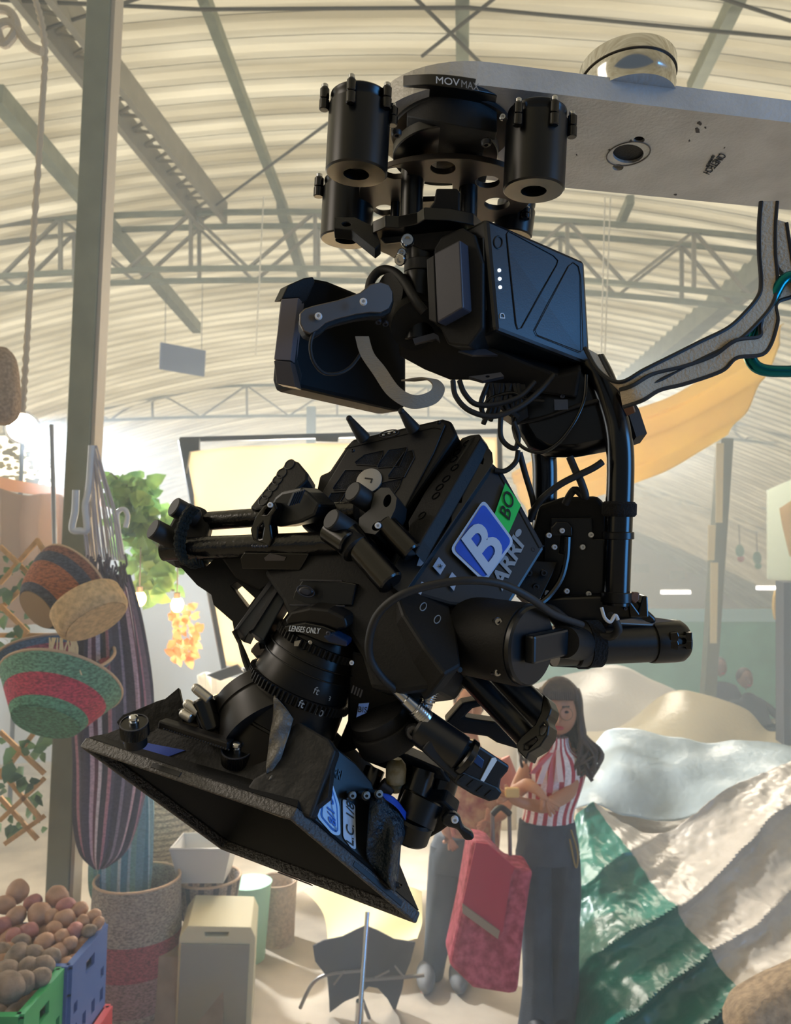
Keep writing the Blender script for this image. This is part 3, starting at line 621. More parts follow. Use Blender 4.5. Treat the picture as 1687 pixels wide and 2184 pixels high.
c=B(); c.pp(PL((695,2005,3.6),(888,2010,3.68),(788,2105,3.66)),[(667,2018),(690,2006),(730,1998),(758,1984),(780,1974),(806,1985),(840,2003),(886,2010),(876,2050),(862,2085),(858,2110),(842,2160),(826,2130),(806,2108),(786,2104),(768,2122),(735,2136),(703,2160),(702,2130),(698,2085),(672,2050)],.006); c.build('cloth',mat('duvetyne','4c4e54',.9,var=.1,vs=3),t,sm=0)
for a,e in (((735,2070),(712,2100)),((842,2060),(862,2085)),((800,2085),(830,2070))):
    c=B(); c.bar(P(*a,3.57),P(*e,3.57),.008,.008); c.build('clip',mat('dull_metal','8b8a88'),t,sm=0)
# ---- tarps
def fold(lam,amp,seed=0):
    """ridged drapery: creases run from lower left to upper right across the slope"""
    def f(u,v,p):
        q=p-CP; dd=q.dot(FW); X=q.dot(RT)/dd*F/100; Y=-q.dot(UP)/dd*F/100
        al=.81*X-.58*Y; pe=.58*X+.81*Y
        s_=pe/lam+.30*noise.noise(Vector((al*.35+seed,pe*.5,1.3)))+.06*noise.noise(Vector((al*1.3,pe*2,2.)))
        h=(1-abs(math.sin(PI*s_)))**1.5; a=amp*(.55+.9*abs(noise.noise(Vector((pe*.45,al*.25,5)))))
        return Vector((-.1,-1,.35))*(a*h)+Vector((0,-.3,1))*(.016*noise.noise(Vector((al*2.2,pe*4,3)))+.006*noise.noise(p*30))
    return f
def tm(name,col,**k): return mat(name,col,.32,spec=.6,bump=.5,bs=24,**k)
c=B(); c.grid(sheet([[(1040,1490,8.2),(1190,1440,8.2),(1300,1418,8.2),(1400,1455,8.2),(1475,1500,8.2)],[(1040,1600,7.2),(1190,1560,7.2),(1300,1560,7.2),(1400,1580,7.2),(1500,1590,7.2)],[(1040,1760,6.6),(1190,1760,6.6),(1300,1760,6.6),(1400,1760,6.6),(1520,1760,6.6)]],32,24,lambda u,v,p:Vector((0,-.1*abs(noise.noise(p*1.2)),.10*noise.noise(p*1.5)))))
tag(c.build('white_tarp',tm('tarp_white','d9d4ce',trans=.2),solid=.006),'pale white tarp mound farthest back behind the woman','tarp')
c=B(); c.grid(sheet([[(1160,1560,7),(1300,1560,7),(1420,1480,7),(1500,1478,7),(1590,1515,7),(1640,1560,7),(1700,1545,7)],[(1180,1620,6.4),(1300,1600,6.4),(1420,1560,6.4),(1500,1560,6.4),(1590,1590,6.4),(1640,1600,6.4),(1710,1600,6.4)],[(1180,1760,5.9),(1300,1760,5.9),(1420,1760,5.9),(1500,1760,5.9),(1590,1760,5.9),(1640,1760,5.9),(1710,1760,5.9)]],36,24,lambda u,v,p:Vector((0,0,.05*noise.noise(p*1.5)))))
tag(c.build('cream_tarp',tm('tarp_cream','dccfae',trans=.2),solid=.006),'cream tarp ridge behind the bluish white one','tarp')
c=B(); c.grid(sheet([[(1215,1640,5.4),(1262,1600,5.4),(1308,1552,5.4),(1420,1572,5.4),(1560,1576,5.4),(1700,1606,5.4)],[(1222,1690,5.0),(1262,1670,5.0),(1330,1640,5.0),(1430,1650,5.0),(1560,1640,5.0),(1710,1625,5.0)],[(1225,1730,4.7),(1270,1722,4.7),(1340,1742,4.7),(1440,1748,4.7),(1560,1712,4.7),(1715,1625,4.7)]],40,24,lambda u,v,p:Vector((0,0,.06*noise.noise(p*2)+.02*noise.noise(p*6)))))
tag(c.build('blue_white_tarp',tm('tarp_bluewhite','c2d0d6',trans=.3,var=.08,vs=3),solid=.006),'translucent bluish white tarp draped in the middle of the heap','tarp')
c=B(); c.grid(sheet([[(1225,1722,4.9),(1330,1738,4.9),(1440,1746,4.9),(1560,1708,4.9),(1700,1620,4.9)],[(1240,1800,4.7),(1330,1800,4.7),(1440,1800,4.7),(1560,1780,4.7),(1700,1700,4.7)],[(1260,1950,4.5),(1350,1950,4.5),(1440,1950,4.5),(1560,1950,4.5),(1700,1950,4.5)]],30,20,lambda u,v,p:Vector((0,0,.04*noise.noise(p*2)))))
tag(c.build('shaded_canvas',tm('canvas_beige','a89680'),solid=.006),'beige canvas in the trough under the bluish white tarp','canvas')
ff=fold(1.25,.14)
c=B(); c.grid(sheet([[(1262,1712,4.5),(1400,1780,4.5),(1520,1700,4.5),(1600,1660,4.6),(1690,1622,4.7),(1800,1560,4.7)],[(1350,1832,4.1),(1460,1850,4.1),(1560,1810,4.1),(1640,1770,4.1),(1720,1740,4.2),(1850,1700,4.2)],[(1450,1960,3.7),(1540,1960,3.7),(1620,1940,3.7),(1690,1920,3.75),(1760,1900,3.8),(1880,1880,3.8)],[(1575,2120,3.3),(1640,2100,3.3),(1700,2090,3.3),(1760,2080,3.3),(1820,2070,3.3),(1900,2060,3.3)]],120,130,ff))
tag(c.build('silver_tarp',tm('tarp_silver','b5aca0',var=.12,vs=5),solid=.005),'crumpled silver-beige tarp with bright diagonal folds at right','tarp')
c=B(); c.grid(sheet([[(1226,1742,4.55),(1240,1728,4.5),(1252,1718,4.5),(1262,1712,4.5)],[(1222,1850,4.15),(1270,1850,4.05),(1310,1840,4.1),(1352,1832,4.1)],[(1215,1960,3.9),(1300,1960,3.7),(1380,1960,3.7),(1452,1960,3.7)],[(1205,2130,3.62),(1330,2130,3.3),(1460,2130,3.3),(1577,2120,3.3)],[(1200,2300,3.35),(1330,2300,3.15),(1470,2290,3.1),(1640,2230,3.1)]],90,150,ff))
tag(c.build('teal_tarp',tm('tarp_teal','0f6e5c',var=.15,vs=4,trans=.15),solid=.005),'shiny teal green tarp falling to the floor beside the woman','tarp')
c=B(); c.grid(sheet([[(1540,2150,3.1),(1570,2108,3.1),(1640,2075,3.1),(1720,2040,3.1)],[(1550,2200,2.95),(1590,2170,2.9),(1650,2140,2.9),(1730,2110,2.9)],[(1570,2300,2.9),(1600,2300,2.8),(1680,2300,2.8),(1760,2300,2.8)]],30,24,lambda u,v,p:Vector((0,-.02*noise.noise(p*9),.03*noise.noise(p*5)))))
tag(c.build('burlap_sheet',mat('burlap','a28e76',.9,var=.25,vs=30,bump=.6,bs=90),solid=.012),'rough burlap sheet bunched at the bottom right corner','burlap')
# ---- people
skinm=mat('skin','b98264',.55,var=.05,vs=10); skind=mat('skin_dark','7a5a4c',.6); hairm=mat('hair_dark','3a2a26',.6,var=.3,vs=40)
def head(t,c0,s,yaw,hair=True,glasses=False,skin_=None,hm=None):
    R=Matrix.Rotation(yaw,3,'Z'); V=lambda x,y,z:c0+R@(Vector((x,y,z))*s)   # face looks to -Y
    c=B()
    def fn(q):
        m=1
        if q.z<0: m*=1-.22*(-q.z)**1.5*(1-.3*max(0,-q.y))
        if q.y<-.85: m*=1.0
        return m
    c.ball(c0,.073*s,.092*s,.112*s,R,28,22,fn)
    nose=[V(0,-.088,.018),V(.011,-.094,-.012),V(0,-.112,-.022),V(-.011,-.094,-.012),V(0,-.094,-.03)]
    c.add(nose,[(0,1,2),(0,2,3),(1,4,2),(3,2,4)])
    for sx in(-1,1): c.ball(V(sx*.074,.004,-.008),.008*s,.017*s,.028*s,R,8,6)
    c.build('head',skin_ or skinm,t,sm=80)
    for sx in (-1,1):
        e=B(); e.ball(V(sx*.029,-.080,.012),.013*s,.006*s,.006*s,R,10,6); e.build('eye',mat('eye_dark','2e2420',.3),t)
        e=B(); e.bar(V(sx*.016,-.088,.033),V(sx*.044,-.080,.034),.004*s,.006*s); e.build('eyebrow',hm or hairm,t,sm=0)
        if glasses:
            e=B(); e.ring(V(sx*.031,-.096,.008),R@Vector((0,1,0)),.026*s,.023*s,.003*s,24); e.build('glasses_rim',mat('glass_rim','8a6a58',.3,metal=.5),t)
    e=B(); e.ball(V(0,-.082,-.05),.022*s,.012*s,.009*s,R,12,8); e.build('lips',mat('lips','a83a40',.4),t)
def hair_long(t,c0,s,yaw):
    R=Matrix.Rotation(yaw,3,'Z'); c=B()
    c.ball(c0+R@Vector((0,.018,.022))*s,.088*s,.095*s,.110*s,R,26,18,lambda q:(.86 if (q.y<-.35 and q.z<.45) else 1)*(1+.03*noise.noise(q*5)))
    g=random.Random(2)
    for i in range(90):
        a=g.uniform(-.5,PI+.5); x=math.cos(a)*.082; y=math.sin(a)*.085+.02
        L=g.uniform(.09,.17); q=[Vector((x*.8,y*.8,.08)),Vector((x,y,.0)),Vector((x*1.12,y,-.10)),Vector((x*1.45+g.uniform(-.05,.05),y*.8-.02,-.10-L*.5)),Vector((x*1.2+g.uniform(-.05,.05),y*.6-.03,-.10-L))]
        c.tube([c0+R@(k*s) for k in q],lambda u:(.016+.004*math.sin(u*14))*s*(1-.6*u),5,5)
    for i in range(16):
        x=-.06+.12*i/15; c.tube([c0+R@(Vector(k)*s) for k in ((x*.6,-.05,.115),(x,-.092,.088),(x*1.05,-.098,.052))],lambda u:.010*s*(1-.5*u),5,4)
    c.build('hair',hairm,t,sm=80)
d=3.55
t=thing('person',Vector((P(1180,2190,d).x,P(1180,2190,d).y,0)),'person in a red and white striped sleeveless top and dark flared jeans, arms crossed','person')
J=lambda x,y,dd=0:P(x,y,d+dd)
jo={'pelvis':(J(1168,1800),.085),'waist':(J(1172,1735),.075),'chest':(J(1182,1655),.095),'neck0':(J(1186,1605),.055),'neck':(J(1188,1570),.048),
 'sR':(J(1226,1618,.02),.05),'eR':(J(1214,1692,-.10),.036),'fR':(J(1160,1722,-.24),.031),'wR':(J(1112,1712,-.28),.024),'hR':(J(1088,1698,-.28),.028),
 'sL':(J(1138,1618,.02),.05),'eL':(J(1100,1690,-.06),.036),'fL':(J(1125,1672,-.24),.030),'wL':(J(1145,1684,-.30),.023),'hL':(J(1160,1700,-.33),.028),
 'hipR':(J(1200,1830),.055),'kR':(J(1195,1990),.045),'aR':(J(1190,2172),.035),'tR':(J(1188,2200,-.1),.03),'hipL':(J(1140,1830),.055),'kL':(J(1140,1990),.045),'aL':(J(1145,2172),.035),'tL':(J(1140,2200,-.1),.03)}
ed=[('pelvis','waist'),('waist','chest'),('chest','neck0'),('neck0','neck'),('chest','sR'),('sR','eR'),('eR','fR'),('fR','wR'),('wR','hR'),('chest','sL'),('sL','eL'),('eL','fL'),('fL','wL'),('wL','hL'),('pelvis','hipR'),('hipR','kR'),('kR','aR'),('aR','tR'),('pelvis','hipL'),('hipL','kL'),('kL','aL'),('aL','tL')]
def fingers(pre,hand,dirs,side):
    hp=jo[hand][0]
    for i,(dx,dy) in enumerate(dirs):
        a,b_,e_=hp+RT*dx*.2-UP*dy*.2, hp+RT*dx*.6-UP*dy*.6-FW*.012, hp+RT*dx-UP*dy+FW*.005
        r0=.0095 if i<4 else .011
        for k,(pp_,r_) in enumerate(((a,r0*1.15),(b_,r0),(e_,r0*.8))):
            jo[f'{pre}{i}{k}']=(pp_,r_); ed.append(((hand if k==0 else f'{pre}{i}{k-1}'),f'{pre}{i}{k}'))
fingers('x','hL',[(.03,.085),(.048,.075),(.062,.06),(.07,.04),(-.01,.06)],1)
fingers('y','hR',[(-.06,-.035),(-.07,-.015),(-.07,.008),(-.058,.028),(-.02,-.05)],1)
skin('body',jo,ed,skinm,t,2)
head(t,J(1191,1518),1.17,-.22,glasses=True); hair_long(t,J(1194,1514),1.17,-.22)
redw=stripes('striped_top',[(0,'b8404e'),(.45,'f0e4e2')],16,'X',.85,grain=.85)
def wr(a,v): return 1+.03*math.sin(11*a+6*v)
c=B(); loft(c,[(J(1168,1752),.122,.10),(J(1172,1725),.118,.095),(J(1180,1680),.135,.11),(J(1183,1640),.145,.11),(J(1184,1615),.125,.09),(J(1187,1600),.075,.065),(J(1189,1585),.052,.052),(J(1189,1572),.05,.05)],40,6,wr); c.build('striped_top',redw,t,sm=80)
den=mat('black_denim','2c3440',.85,col2='454e5c',vs=4,bump=.3,bs=120)
c=B(); loft(c,[(J(1167,1748),.128,.105),(J(1167,1790),.14,.12),(J(1168,1830),.15,.125)],36,6,wr); c.build('jeans_hips',den,t,sm=80)
for nm,xs in (('jeans_leg',[(1198,1815,.085),(1200,1900,.085),(1200,2000,.075),(1196,2100,.08),(1192,2190,.10)]),('jeans_leg',[(1140,1815,.085),(1142,1900,.085),(1146,2000,.075),(1150,2100,.08),(1150,2190,.10)])):
    c=B(); loft(c,[(J(x,y),r,r*1.1) for x,y,r in xs],30,6,lambda a,v:1+.05*math.sin(7*a+v*4)); c.build(nm,den,t,sm=80)
for x in (1140,1190):
    q=J(x,2190); c=B(); c.ball(Vector((q.x,q.y-.07,.045)),.045,.125,.045); c.build('shoe',mat('dark_shoe','26262a',.5),t)
for (xa,ya,xb,yb,cl) in ((1178,1600,1150,1672,'e0c8c4'),(1184,1600,1172,1690,'c8606a'),(1190,1600,1196,1668,'e0c8c4'),(1180,1602,1135,1650,'c8606a')):
    c=B(); c.band([J(xa-4,ya,-.07),J((xa+xb)/2-7,(ya+yb)/2,-.14),J(xb-6,yb,-.17)],[J(xa+4,ya,-.07),J((xa+xb)/2+5,(ya+yb)/2,-.13),J(xb+6,yb,-.15)],.004); c.build('neck_bow_ribbon',mat('rib'+cl,cl,.8),t)
c=B(); q=J(1176,1838); c.tube([J(1218,1770,-.1),J(1232,1820,-.1),J(1228,1850,-.1),J(1215,1790,-.12)],.004,6); c.build('key_chain',mat('brass','9a8a60',.4,metal=.7),t)
c=B(); c.box(J(1092,1690,-.32),.06,.03,.04); tag(c.build('small_tan_cup',mat('tan_card','d8b070',.7),bev=.006),'small tan paper item held in the hand of the striped-top person','paper item')
# second person behind the rig
t=thing('person',Vector((P(945,2150,4.0).x,4.0,0)),'person in dark trousers and a red patterned shirt mostly hidden behind the camera rig','person')
J2=lambda x,y,dd=0:P(x,y,4.0+dd)
jo={'pelvis':(J2(985,1820),.085),'waist':(J2(1000,1755),.08),'chest':(J2(1010,1660),.10),'neck0':(J2(1005,1600),.055),'neck':(J2(1000,1570),.05),'skull':(J2(1000,1525),.045),'sR':(J2(1065,1625),.055),'eR':(J2(1085,1700,-.05),.04),'fR':(J2(1070,1740,-.2),.03),'wR':(J2(1050,1745,-.22),.025),'hR':(J2(1040,1745,-.24),.028),
 'sL':(J2(950,1630),.055),'eL':(J2(935,1710),.04),'wL':(J2(950,1770,-.12),.027),'hL':(J2(958,1785,-.12),.03),
 'hipR':(J2(1010,1845),.055),'kR':(J2(1000,1990),.065),'aR':(J2(990,2125),.045),'tR':(J2(975,2135,-.18),.04),'hipL':(J2(955,1845),.055),'kL':(J2(938,1980),.065),'aL':(J2(918,2110),.045),'tL':(J2(905,2128,-.18),.04)}
ed=[('pelvis','waist'),('waist','chest'),('chest','neck0'),('neck0','neck'),('neck','skull'),('chest','sR'),('sR','eR'),('eR','fR'),('fR','wR'),('wR','hR'),('chest','sL'),('sL','eL'),('eL','wL'),('wL','hL'),('pelvis','hipR'),('hipR','kR'),('kR','aR'),('aR','tR'),('pelvis','hipL'),('hipL','kL'),('kL','aL'),('aL','tL')]
fingers('y','hR',[(-.05,.03),(-.055,.045),(-.05,.06),(-.038,.07),(-.0,-.05)],1); fingers('x','hL',[(.0,.07),(.02,.075),(.035,.07),(.048,.06),(-.03,.03)],1)
skin('body',jo,ed,skinm,t,2); head(t,J2(1000,1505),1.0,.1)
c=B(); c.ball(J2(1000,1495,.03),.085,.1,.11); c.build('hair',hairm,t)
c=B(); loft(c,[(J2(1005,1805),.15,.12),(J2(1008,1750),.15,.12),(J2(1012,1680),.17,.12),(J2(1008,1630),.16,.1),(J2(1003,1600),.08,.07)],36,5,wr); c.build('patterned_shirt',mat('floral_shirt','c9a27e',.9,col2='8e2f2c',vs=16),t,sm=80)
c=B(); c.tube([J2(1062,1622),J2(1080,1665,-.03),J2(1088,1700,-.05)],lambda u:.068-.01*u,14); c.build('sleeve',mat('salmon_cloth','c07468',.85),t)
for xs in ([(958,1800,.10),(945,1900,.085),(936,1990,.075),(925,2060,.06),(918,2110,.055)],[(1008,1800,.10),(1006,1900,.085),(1000,1990,.075),(992,2070,.06),(988,2125,.055)]):
    c=B(); loft(c,[(J2(x,y),r,r) for x,y,r in xs],28,6,lambda a,v:1+.04*math.sin(6*a+v*9)); c.build('trouser_leg',mat('dark_trousers','3a4048',.85,col2='4a525c',vs=3),t,sm=80)
c=B(); loft(c,[(J2(990,1775),.145,.12),(J2(984,1810),.165,.14),(J2(980,1850),.16,.14)],30,5,wr); c.build('trouser_hips',mat('dark_trousers','3a4048'),t,sm=80)
for x,y in ((908,2128),(978,2138)):
    c=B(); q=J2(x,y,-.1); c.ball(Vector((q.x,q.y,.05)),.05,.14,.055); c.build('shoe',mat('grey_shoe','6e6f70',.7),t)
# distant people
def figure(x,y,dd,col,lab,sc=1.0,lean=0):
    base=P(x,y,dd); t=thing('person',Vector((base.x,base.y,0)),lab,'person'); H=base.z  # head centre
    v=lambda a,b_,z:Vector((base.x+a*sc,base.y+b_*sc,z))
    z=H
    j={'pelvis':(v(lean,0,z-.72),.15),'chest':(v(lean*.4,0,z-.35),.16),'neck':(v(0,0,z-.14),.055),'sR':(v(.17,0,z-.25),.06),'eR':(v(.26+lean,-.05,z-.5),.045),'hR':(v(.12+lean,-.25,z-.58),.035),'sL':(v(-.17,0,z-.25),.06),'eL':(v(-.25,-.05,z-.5),.045),'hL':(v(-.1,-.26,z-.58),.035),
       'kR':(v(.14+lean,-.05,.5),.08),'aR':(v(.14+lean,0,.08),.05),'tR':(v(.14+lean,-.16,.04),.04),'kL':(v(-.12+lean,-.05,.5),.08),'aL':(v(-.12+lean,0,.08),.05),'tL':(v(-.12+lean,-.16,.04),.04)}
    e=[('pelvis','chest'),('chest','neck'),('chest','sR'),('sR','eR'),('eR','hR'),('chest','sL'),('sL','eL'),('eL','hL'),('pelvis','kR'),('kR','aR'),('aR','tR'),('pelvis','kL'),('kL','aL'),('aL','tL')]
    skin('body',j,e,mat('cloth_'+col,col,.85),t,2); head(t,base,1.05,0,skin_=skind)
    c=B(); c.ball(base+Vector((0,.03,.03)),.09,.1,.11); c.build('hair',hairm,t)
figure(1535,1425,9.0,'4b4c5a','person in dark clothes standing beyond the tarps beside the right post')
figure(1590,1450,8.6,'3e434c','person with dark hair leaning beyond the tarps, right of the first',lean=.18)
# ---- trolley bag
t=thing('shopping_trolley',Vector((P(1050,2150,3.25).x,3.25,0)),'red patterned shopping trolley bag with a plain crimson flap','trolley bag')
pl=PL((960,2050,3.2),(1140,1860,3.25),(1110,2110,3.2))
c=B(); c.pp(pl,[(1008,1795),(1045,1800),(1090,1852),(1139,1858),(1132,1890),(1118,1990),(1105,2120),(1085,2122),(1010,2110),(958,2060),(985,1935)],.20); c.build('bag_body',mat('red_floral','8a1230',.85,col2='b84c64',vs=34),t,sm=0,bev=.02)
pl=PL((960,2050,3.185),(1140,1860,3.235),(1110,2110,3.185))
c=B(); c.pp(pl,[(1015,1797),(1040,1800),(1098,1850),(1090,1870),(1073,1985),(1062,2002),(988,1945),(985,1935)],.012); c.build('flap',mat('crimson_cloth','a81c3c',.8),t,sm=0)
c=B(); pl=PL((960,2050,3.175),(1140,1860,3.225),(1110,2110,3.175)); c.pp(pl,[(986,1928),(1066,1986),(1062,2003),(987,1948)],.01); c.build('hem',mat('taupe_hem','8f7a68',.8),t,sm=0)
for x in (1052,1088):
    c=B(); c.cyl(P(x+6,2080,3.42),P(x-2,1735,3.42),.009); c.build('handle_tube',mat('dull_metal','8b8a88'),t)
c=B(); c.tube([P(1050,1737,3.42),P(1068,1722,3.42),P(1088,1737,3.42)],.014,8); c.build('grip',mat('black_rubber','18191b',.6),t)
for x in (1020,1085):
    q=P(x,2180,3.3); c=B(); c.cyl(Vector((q.x,3.28,.085)),Vector((q.x+.04,3.28,.085)),.085,bev=.01); c.build('wheel',mat('black_rubber','18191b'),t)
c=B(); q=P(1015,2140,3.3); c.bar(Vector((q.x-.02,3.3,.085)),Vector((q.x+.22,3.3,.085)),.02,.02); c.build('axle',mat('dull_metal','8b8a88'),t,sm=0)
# ================================================================== CAMERA RIG
blk=mat('black_anodised','060708',.30,spec=.5); mtt=mat('black_matte','050506',.6,spec=.4,bump=.08,bs=400); gls=mat('black_gloss','050608',.2,spec=.6)
carb=mat('carbon_tube','0a0b0d',.3,spec=.6,var=.4,vs=250); rub=mat('black_rubber','070708',.7); gry=mat('dark_grey_alloy','1b1c1f',.5,spec=.5)
lgt=mat('grey_alloy','4a4b52',.42,metal=.6); slv=mat('silver_steel','c4c6c8',.22,metal=1); whi=mat('white_ring','d8dadd',.4)
alu=mat('scratched_aluminium','c2c0bc',.42,metal=.35,var=.1,vs=14,bump=.12,bs=180)
alud=mat('aluminium_underside','8f857b',.6,metal=.3,var=.08,vs=9,bump=.06,bs=300)
def bolt(px,py,d,r,parent,n=None,ring=True,m=None,name='bolt'):
    c0=P(px,py,d); n=(n or -FW); c=B(); rr_=r*d/F
    c.rev(c0-n*rr_*.6,n,[(0,rr_),(rr_*.6,rr_),(rr_*.9,rr_*.8),(rr_*.9,rr_*.45),(rr_*.35,rr_*.42),(rr_*.35,0.0001)],14); return c.build(name,m or whi,parent)
def part(name,c,m,t,**k): return c.build(name,m,t,**k)
# ---- aluminium plate (crane nose)
zp=Z(1687,262,0).z if False else CAMZ+ray(1687,262).z*.98
def onz(x,y,z=zp): return Z(x,y,z)
n1,n2=onz(1740,268),onz(1080,188); f1,f2=onz(1740,452),onz(1190,399)
t=thing('mounting_plate',(n1+f2)/2,'long scuffed aluminium crane plate with a rounded nose holding the rig','plate')
e=(n1-n2).normalized(); perp=Vector((-e.y,e.x,0)); wd=abs((f2-n2).dot(perp)); nose=n2-e*.02; cen=nose+perp*wd/2
far=n1+e*.5
poly=[far,n2-e*0.02]
for i in range(1,24):
    a=PI*i/24; poly.append(cen-perp*math.cos(a)*wd/2-e*math.sin(a)*wd*.62)
poly+= [nose+perp*wd,far+perp*wd]
th=.031
def pmap(P0,s=1): return P0
holes=[[onz(x,y) for x,y in circ(1340,328,33,20,24)],[onz(x,y) for x,y in circ(1363,298,12,7,14)],[onz(x,y) for x,y in circ(1318,357,12,7,14)]]
c=B(); loops=[poly]+holes; pts=[p for l in loops for p in l]; tri=tessellate_polygon(loops); N=len(pts); up_=Vector((0,0,th))
fs=[tuple(q) for q in tri]+[tuple(i+N for i in reversed(q)) for q in tri]; k=0
for l in loops:
    q=len(l); fs+=[(k+i,k+(i+1)%q,k+(i+1)%q+N,k+i+N) for i in range(q)]; k+=q
c.add(pts+[p+up_ for p in pts],fs); c.build('plate_body',alu,t,sm=0)
c=B(); hc=sum(holes[0],Vector())/24; c.rev(hc+Vector((0,0,.004)),(0,0,1),[(0,.032),(.03,.032)],24); c.build('hole_plug',mtt,t)
c=B(); c.ring(hc-Vector((0,0,.0006)),(0,0,1),.030,.0285,.0008,40); c.build('engraved_ring',mat('scratch','6d665e',.6),t)
# scuffs, marking
tx=(onz(1490,400)-onz(1545,330)).normalized(); 
H=lambda x,y: onz(x,y)-Vector((0,0,.0006))
tfit('marking_text','CINETECH',mat('stencil_black','1a1a1a',.7),t,H(1536,325),H(1499,366),H(1550,331),bold=0,label='black stencilled maker marking')
tfit('marking_text','EQUIPMENT BY',mat('stencil_black','1a1a1a'),t,H(1519,329),H(1503,354),H(1525,332))
sc=mat('scuff','55504a',.8); rs=random.Random(5)
for x,y,r_ in ((1492,262,5),(1487,280,7),(1504,272,3),(1470,300,3),(1345,300,3),(1300,320,3),(1545,315,2),(1440,415,3),(1230,330,2)):
    c=B(); pts_=[]
    for i in range(9):
        a=2*PI*i/9; pts_.append(onz(x+math.cos(a)*r_*rs.uniform(.4,1.3),y+math.sin(a)*r_*rs.uniform(.3,1.2))-Vector((0,0,.0005)))
    c.prism(pts_,(0,0,.0004)); c.build('scuff_mark',sc,t,sm=0)
# puck on top
q=onz(1352,200,zp+th)+perp*.015; R_=100*(q-CP).dot(FW)/F
t=thing('machined_puck',q,'shiny machined silver disc standing on the aluminium plate','disc')
c=B(); c.rev(q,(0,0,1),[(-.004,R_*.96),(.012,R_*.96),(.013,R_*.97),(.030,R_*.97),(.0305,R_),(.047,R_),(.049,R_*.98)],64); c.build('disc',mat('polished_steel','d2d2d0',.12,metal=1),t)
c=B(); c.ring(q+Vector((0,0,.0302)),(0,0,1),R_*1.002,R_*.96,.0012,64); c.build('groove',mat('groove','3a342c',.5),t)
# ---- vibration isolator
t=thing('vibration_isolator',P(960,330,.98),'black vibration isolator with four hanging cylinders under the plate','isolator')
C0=onz(955,236)  # bracket centre on plate underside
cx=P(965,250,1.0)
# top arc bracket: outline of front face swept
def arcblock(name,top,bot,d0,d1,m,th,lab=None):
    """band of (x,ytop,ybot) columns on a bowed front, given depth at ends/centre"""
    c=B(); n=len(top); A=[];Bq=[]
    for i in range(n):
        u=i/(n-1); d=d1-(d1-d0)*(1-(2*u-1)**2); A.append(P(*top[i],d)); Bq.append(P(*bot[i],d))
    back=Vector((0,th,0)); vs=A+Bq+[p+back for p in A]+[p+back for p in Bq]; fs=[]
    for i in range(n-1):
        fs+=[(i,i+1,n+i+1,n+i),(2*n+i+1,2*n+i,3*n+i,3*n+i+1),(i,2*n+i,2*n+i+1,i+1),(n+i,n+i+1,3*n+i+1,3*n+i)]
    fs+=[(0,n,3*n,2*n),(n-1,3*n-1,4*n-1,2*n-1)]
    c.add(vs,fs); o=c.build(name,m,t,sm=35,bev=.0012); return o
X=[860+i*210/14 for i in range(15)]
def ytop(x): u=(x-860)/210; return 160-6*math.sin(min(1,u*1.6)*PI/2)+34*max(0,u-.25)**1.35
arcblock('bracket_rim',[(x,ytop(x)) for x in X],[(x,ytop(x)+24+4*(x-860)/210) for x in X],.90,.93,blk,.10)
X=[868+i*192/14 for i in range(15)]
arcblock('bracket_body',[(x,ytop(x)+24) for x in X],[(x,248+34*((x-868)/192)) for x in X],.92,.95,mtt,.12)
tfit('logo_text','MOV',mat('logo_white','c8c8c8',.4),t,P(930,178,.868),P(980,184,.868),P(930,163,.868),bold=0); tfit('logo_text','MAX',mat('logo_grey','8a8a8a',.4),t,P(984,186,.868),P(1022,194,.868),P(984,171,.868))
def vdisc(name,px,py,d,rpx,hpx,m,r2=None,seg=48,bev=.0015):
    c0=P(px,py,d); c=B(); r=rpx*d/F; h=hpx*d/F; c.rev(c0,(0,0,1),[(0,r-bev),(bev,r),(h-bev,r2*d/F if r2 else r),(h,(r2*d/F if r2 else r)-bev)],seg); return c.build(name,m,t)
vdisc('ring_plate',962,290,1.0,128,14,gry)
vdisc('lower_ring',955,312,1.0,100,16,mtt)
vdisc('flange_ring',950,338,1.0,112,24,blk)
vdisc('upper_hub',962,268,1.0,104,60,mtt)
for x,y in ((846,287),(1037,307)): bolt(x,y,.93,11,t,Vector((0,0,-1)),m=gry)
bolt(1072,249,.9,7,t,m=slv)
# holed damper plate
def zplate(name,outer,z,th,m,holes=(),sm=30,par=None,bev=.001):
    c=B(); loops=[[onz(x,y,z) for x,y in outer]]+[[onz(x,y,z) for x,y in h] for h in holes]; pts=[p for l in loops for p in l]; tri=tessellate_polygon(loops); N=len(pts)
    fs=[tuple(q) for q in tri]+[tuple(i+N for i in reversed(q)) for q in tri]; k=0
    for l in loops:
        q=len(l); fs+=[(k+i,k+(i+1)%q,k+(i+1)%q+N,k+i+N) for i in range(q)]; k+=q
    c.add(pts+[p+Vector((0,0,th)) for p in pts],fs); return c.build(name,m,par or t,sm=sm,bev=bev)
zd=P(950,410,1.05).z
brn=mat('dark_satin','3b342e',.35,spec=.6,metal=.4)
zplate('damper_plate',circ(952,412,186,74,48),zd,.008,brn,[circ(845,370,24,12),circ(945,358,27,14),circ(1040,388,26,13),circ(820,448,21,11),circ(1060,435,27,13),[(905,388),(965,392),(965,428),(900,430)]])
for x,y0,y1,r_,d in ((880,345,478,24,1.02),(1000,350,490,20,1.04),(845,395,470,10,1.08)):
    c=B(); c.cyl(P(x,y0,d),P(x-3,y1,d),r_*d/F); c.build('standoff_post',blk,t)
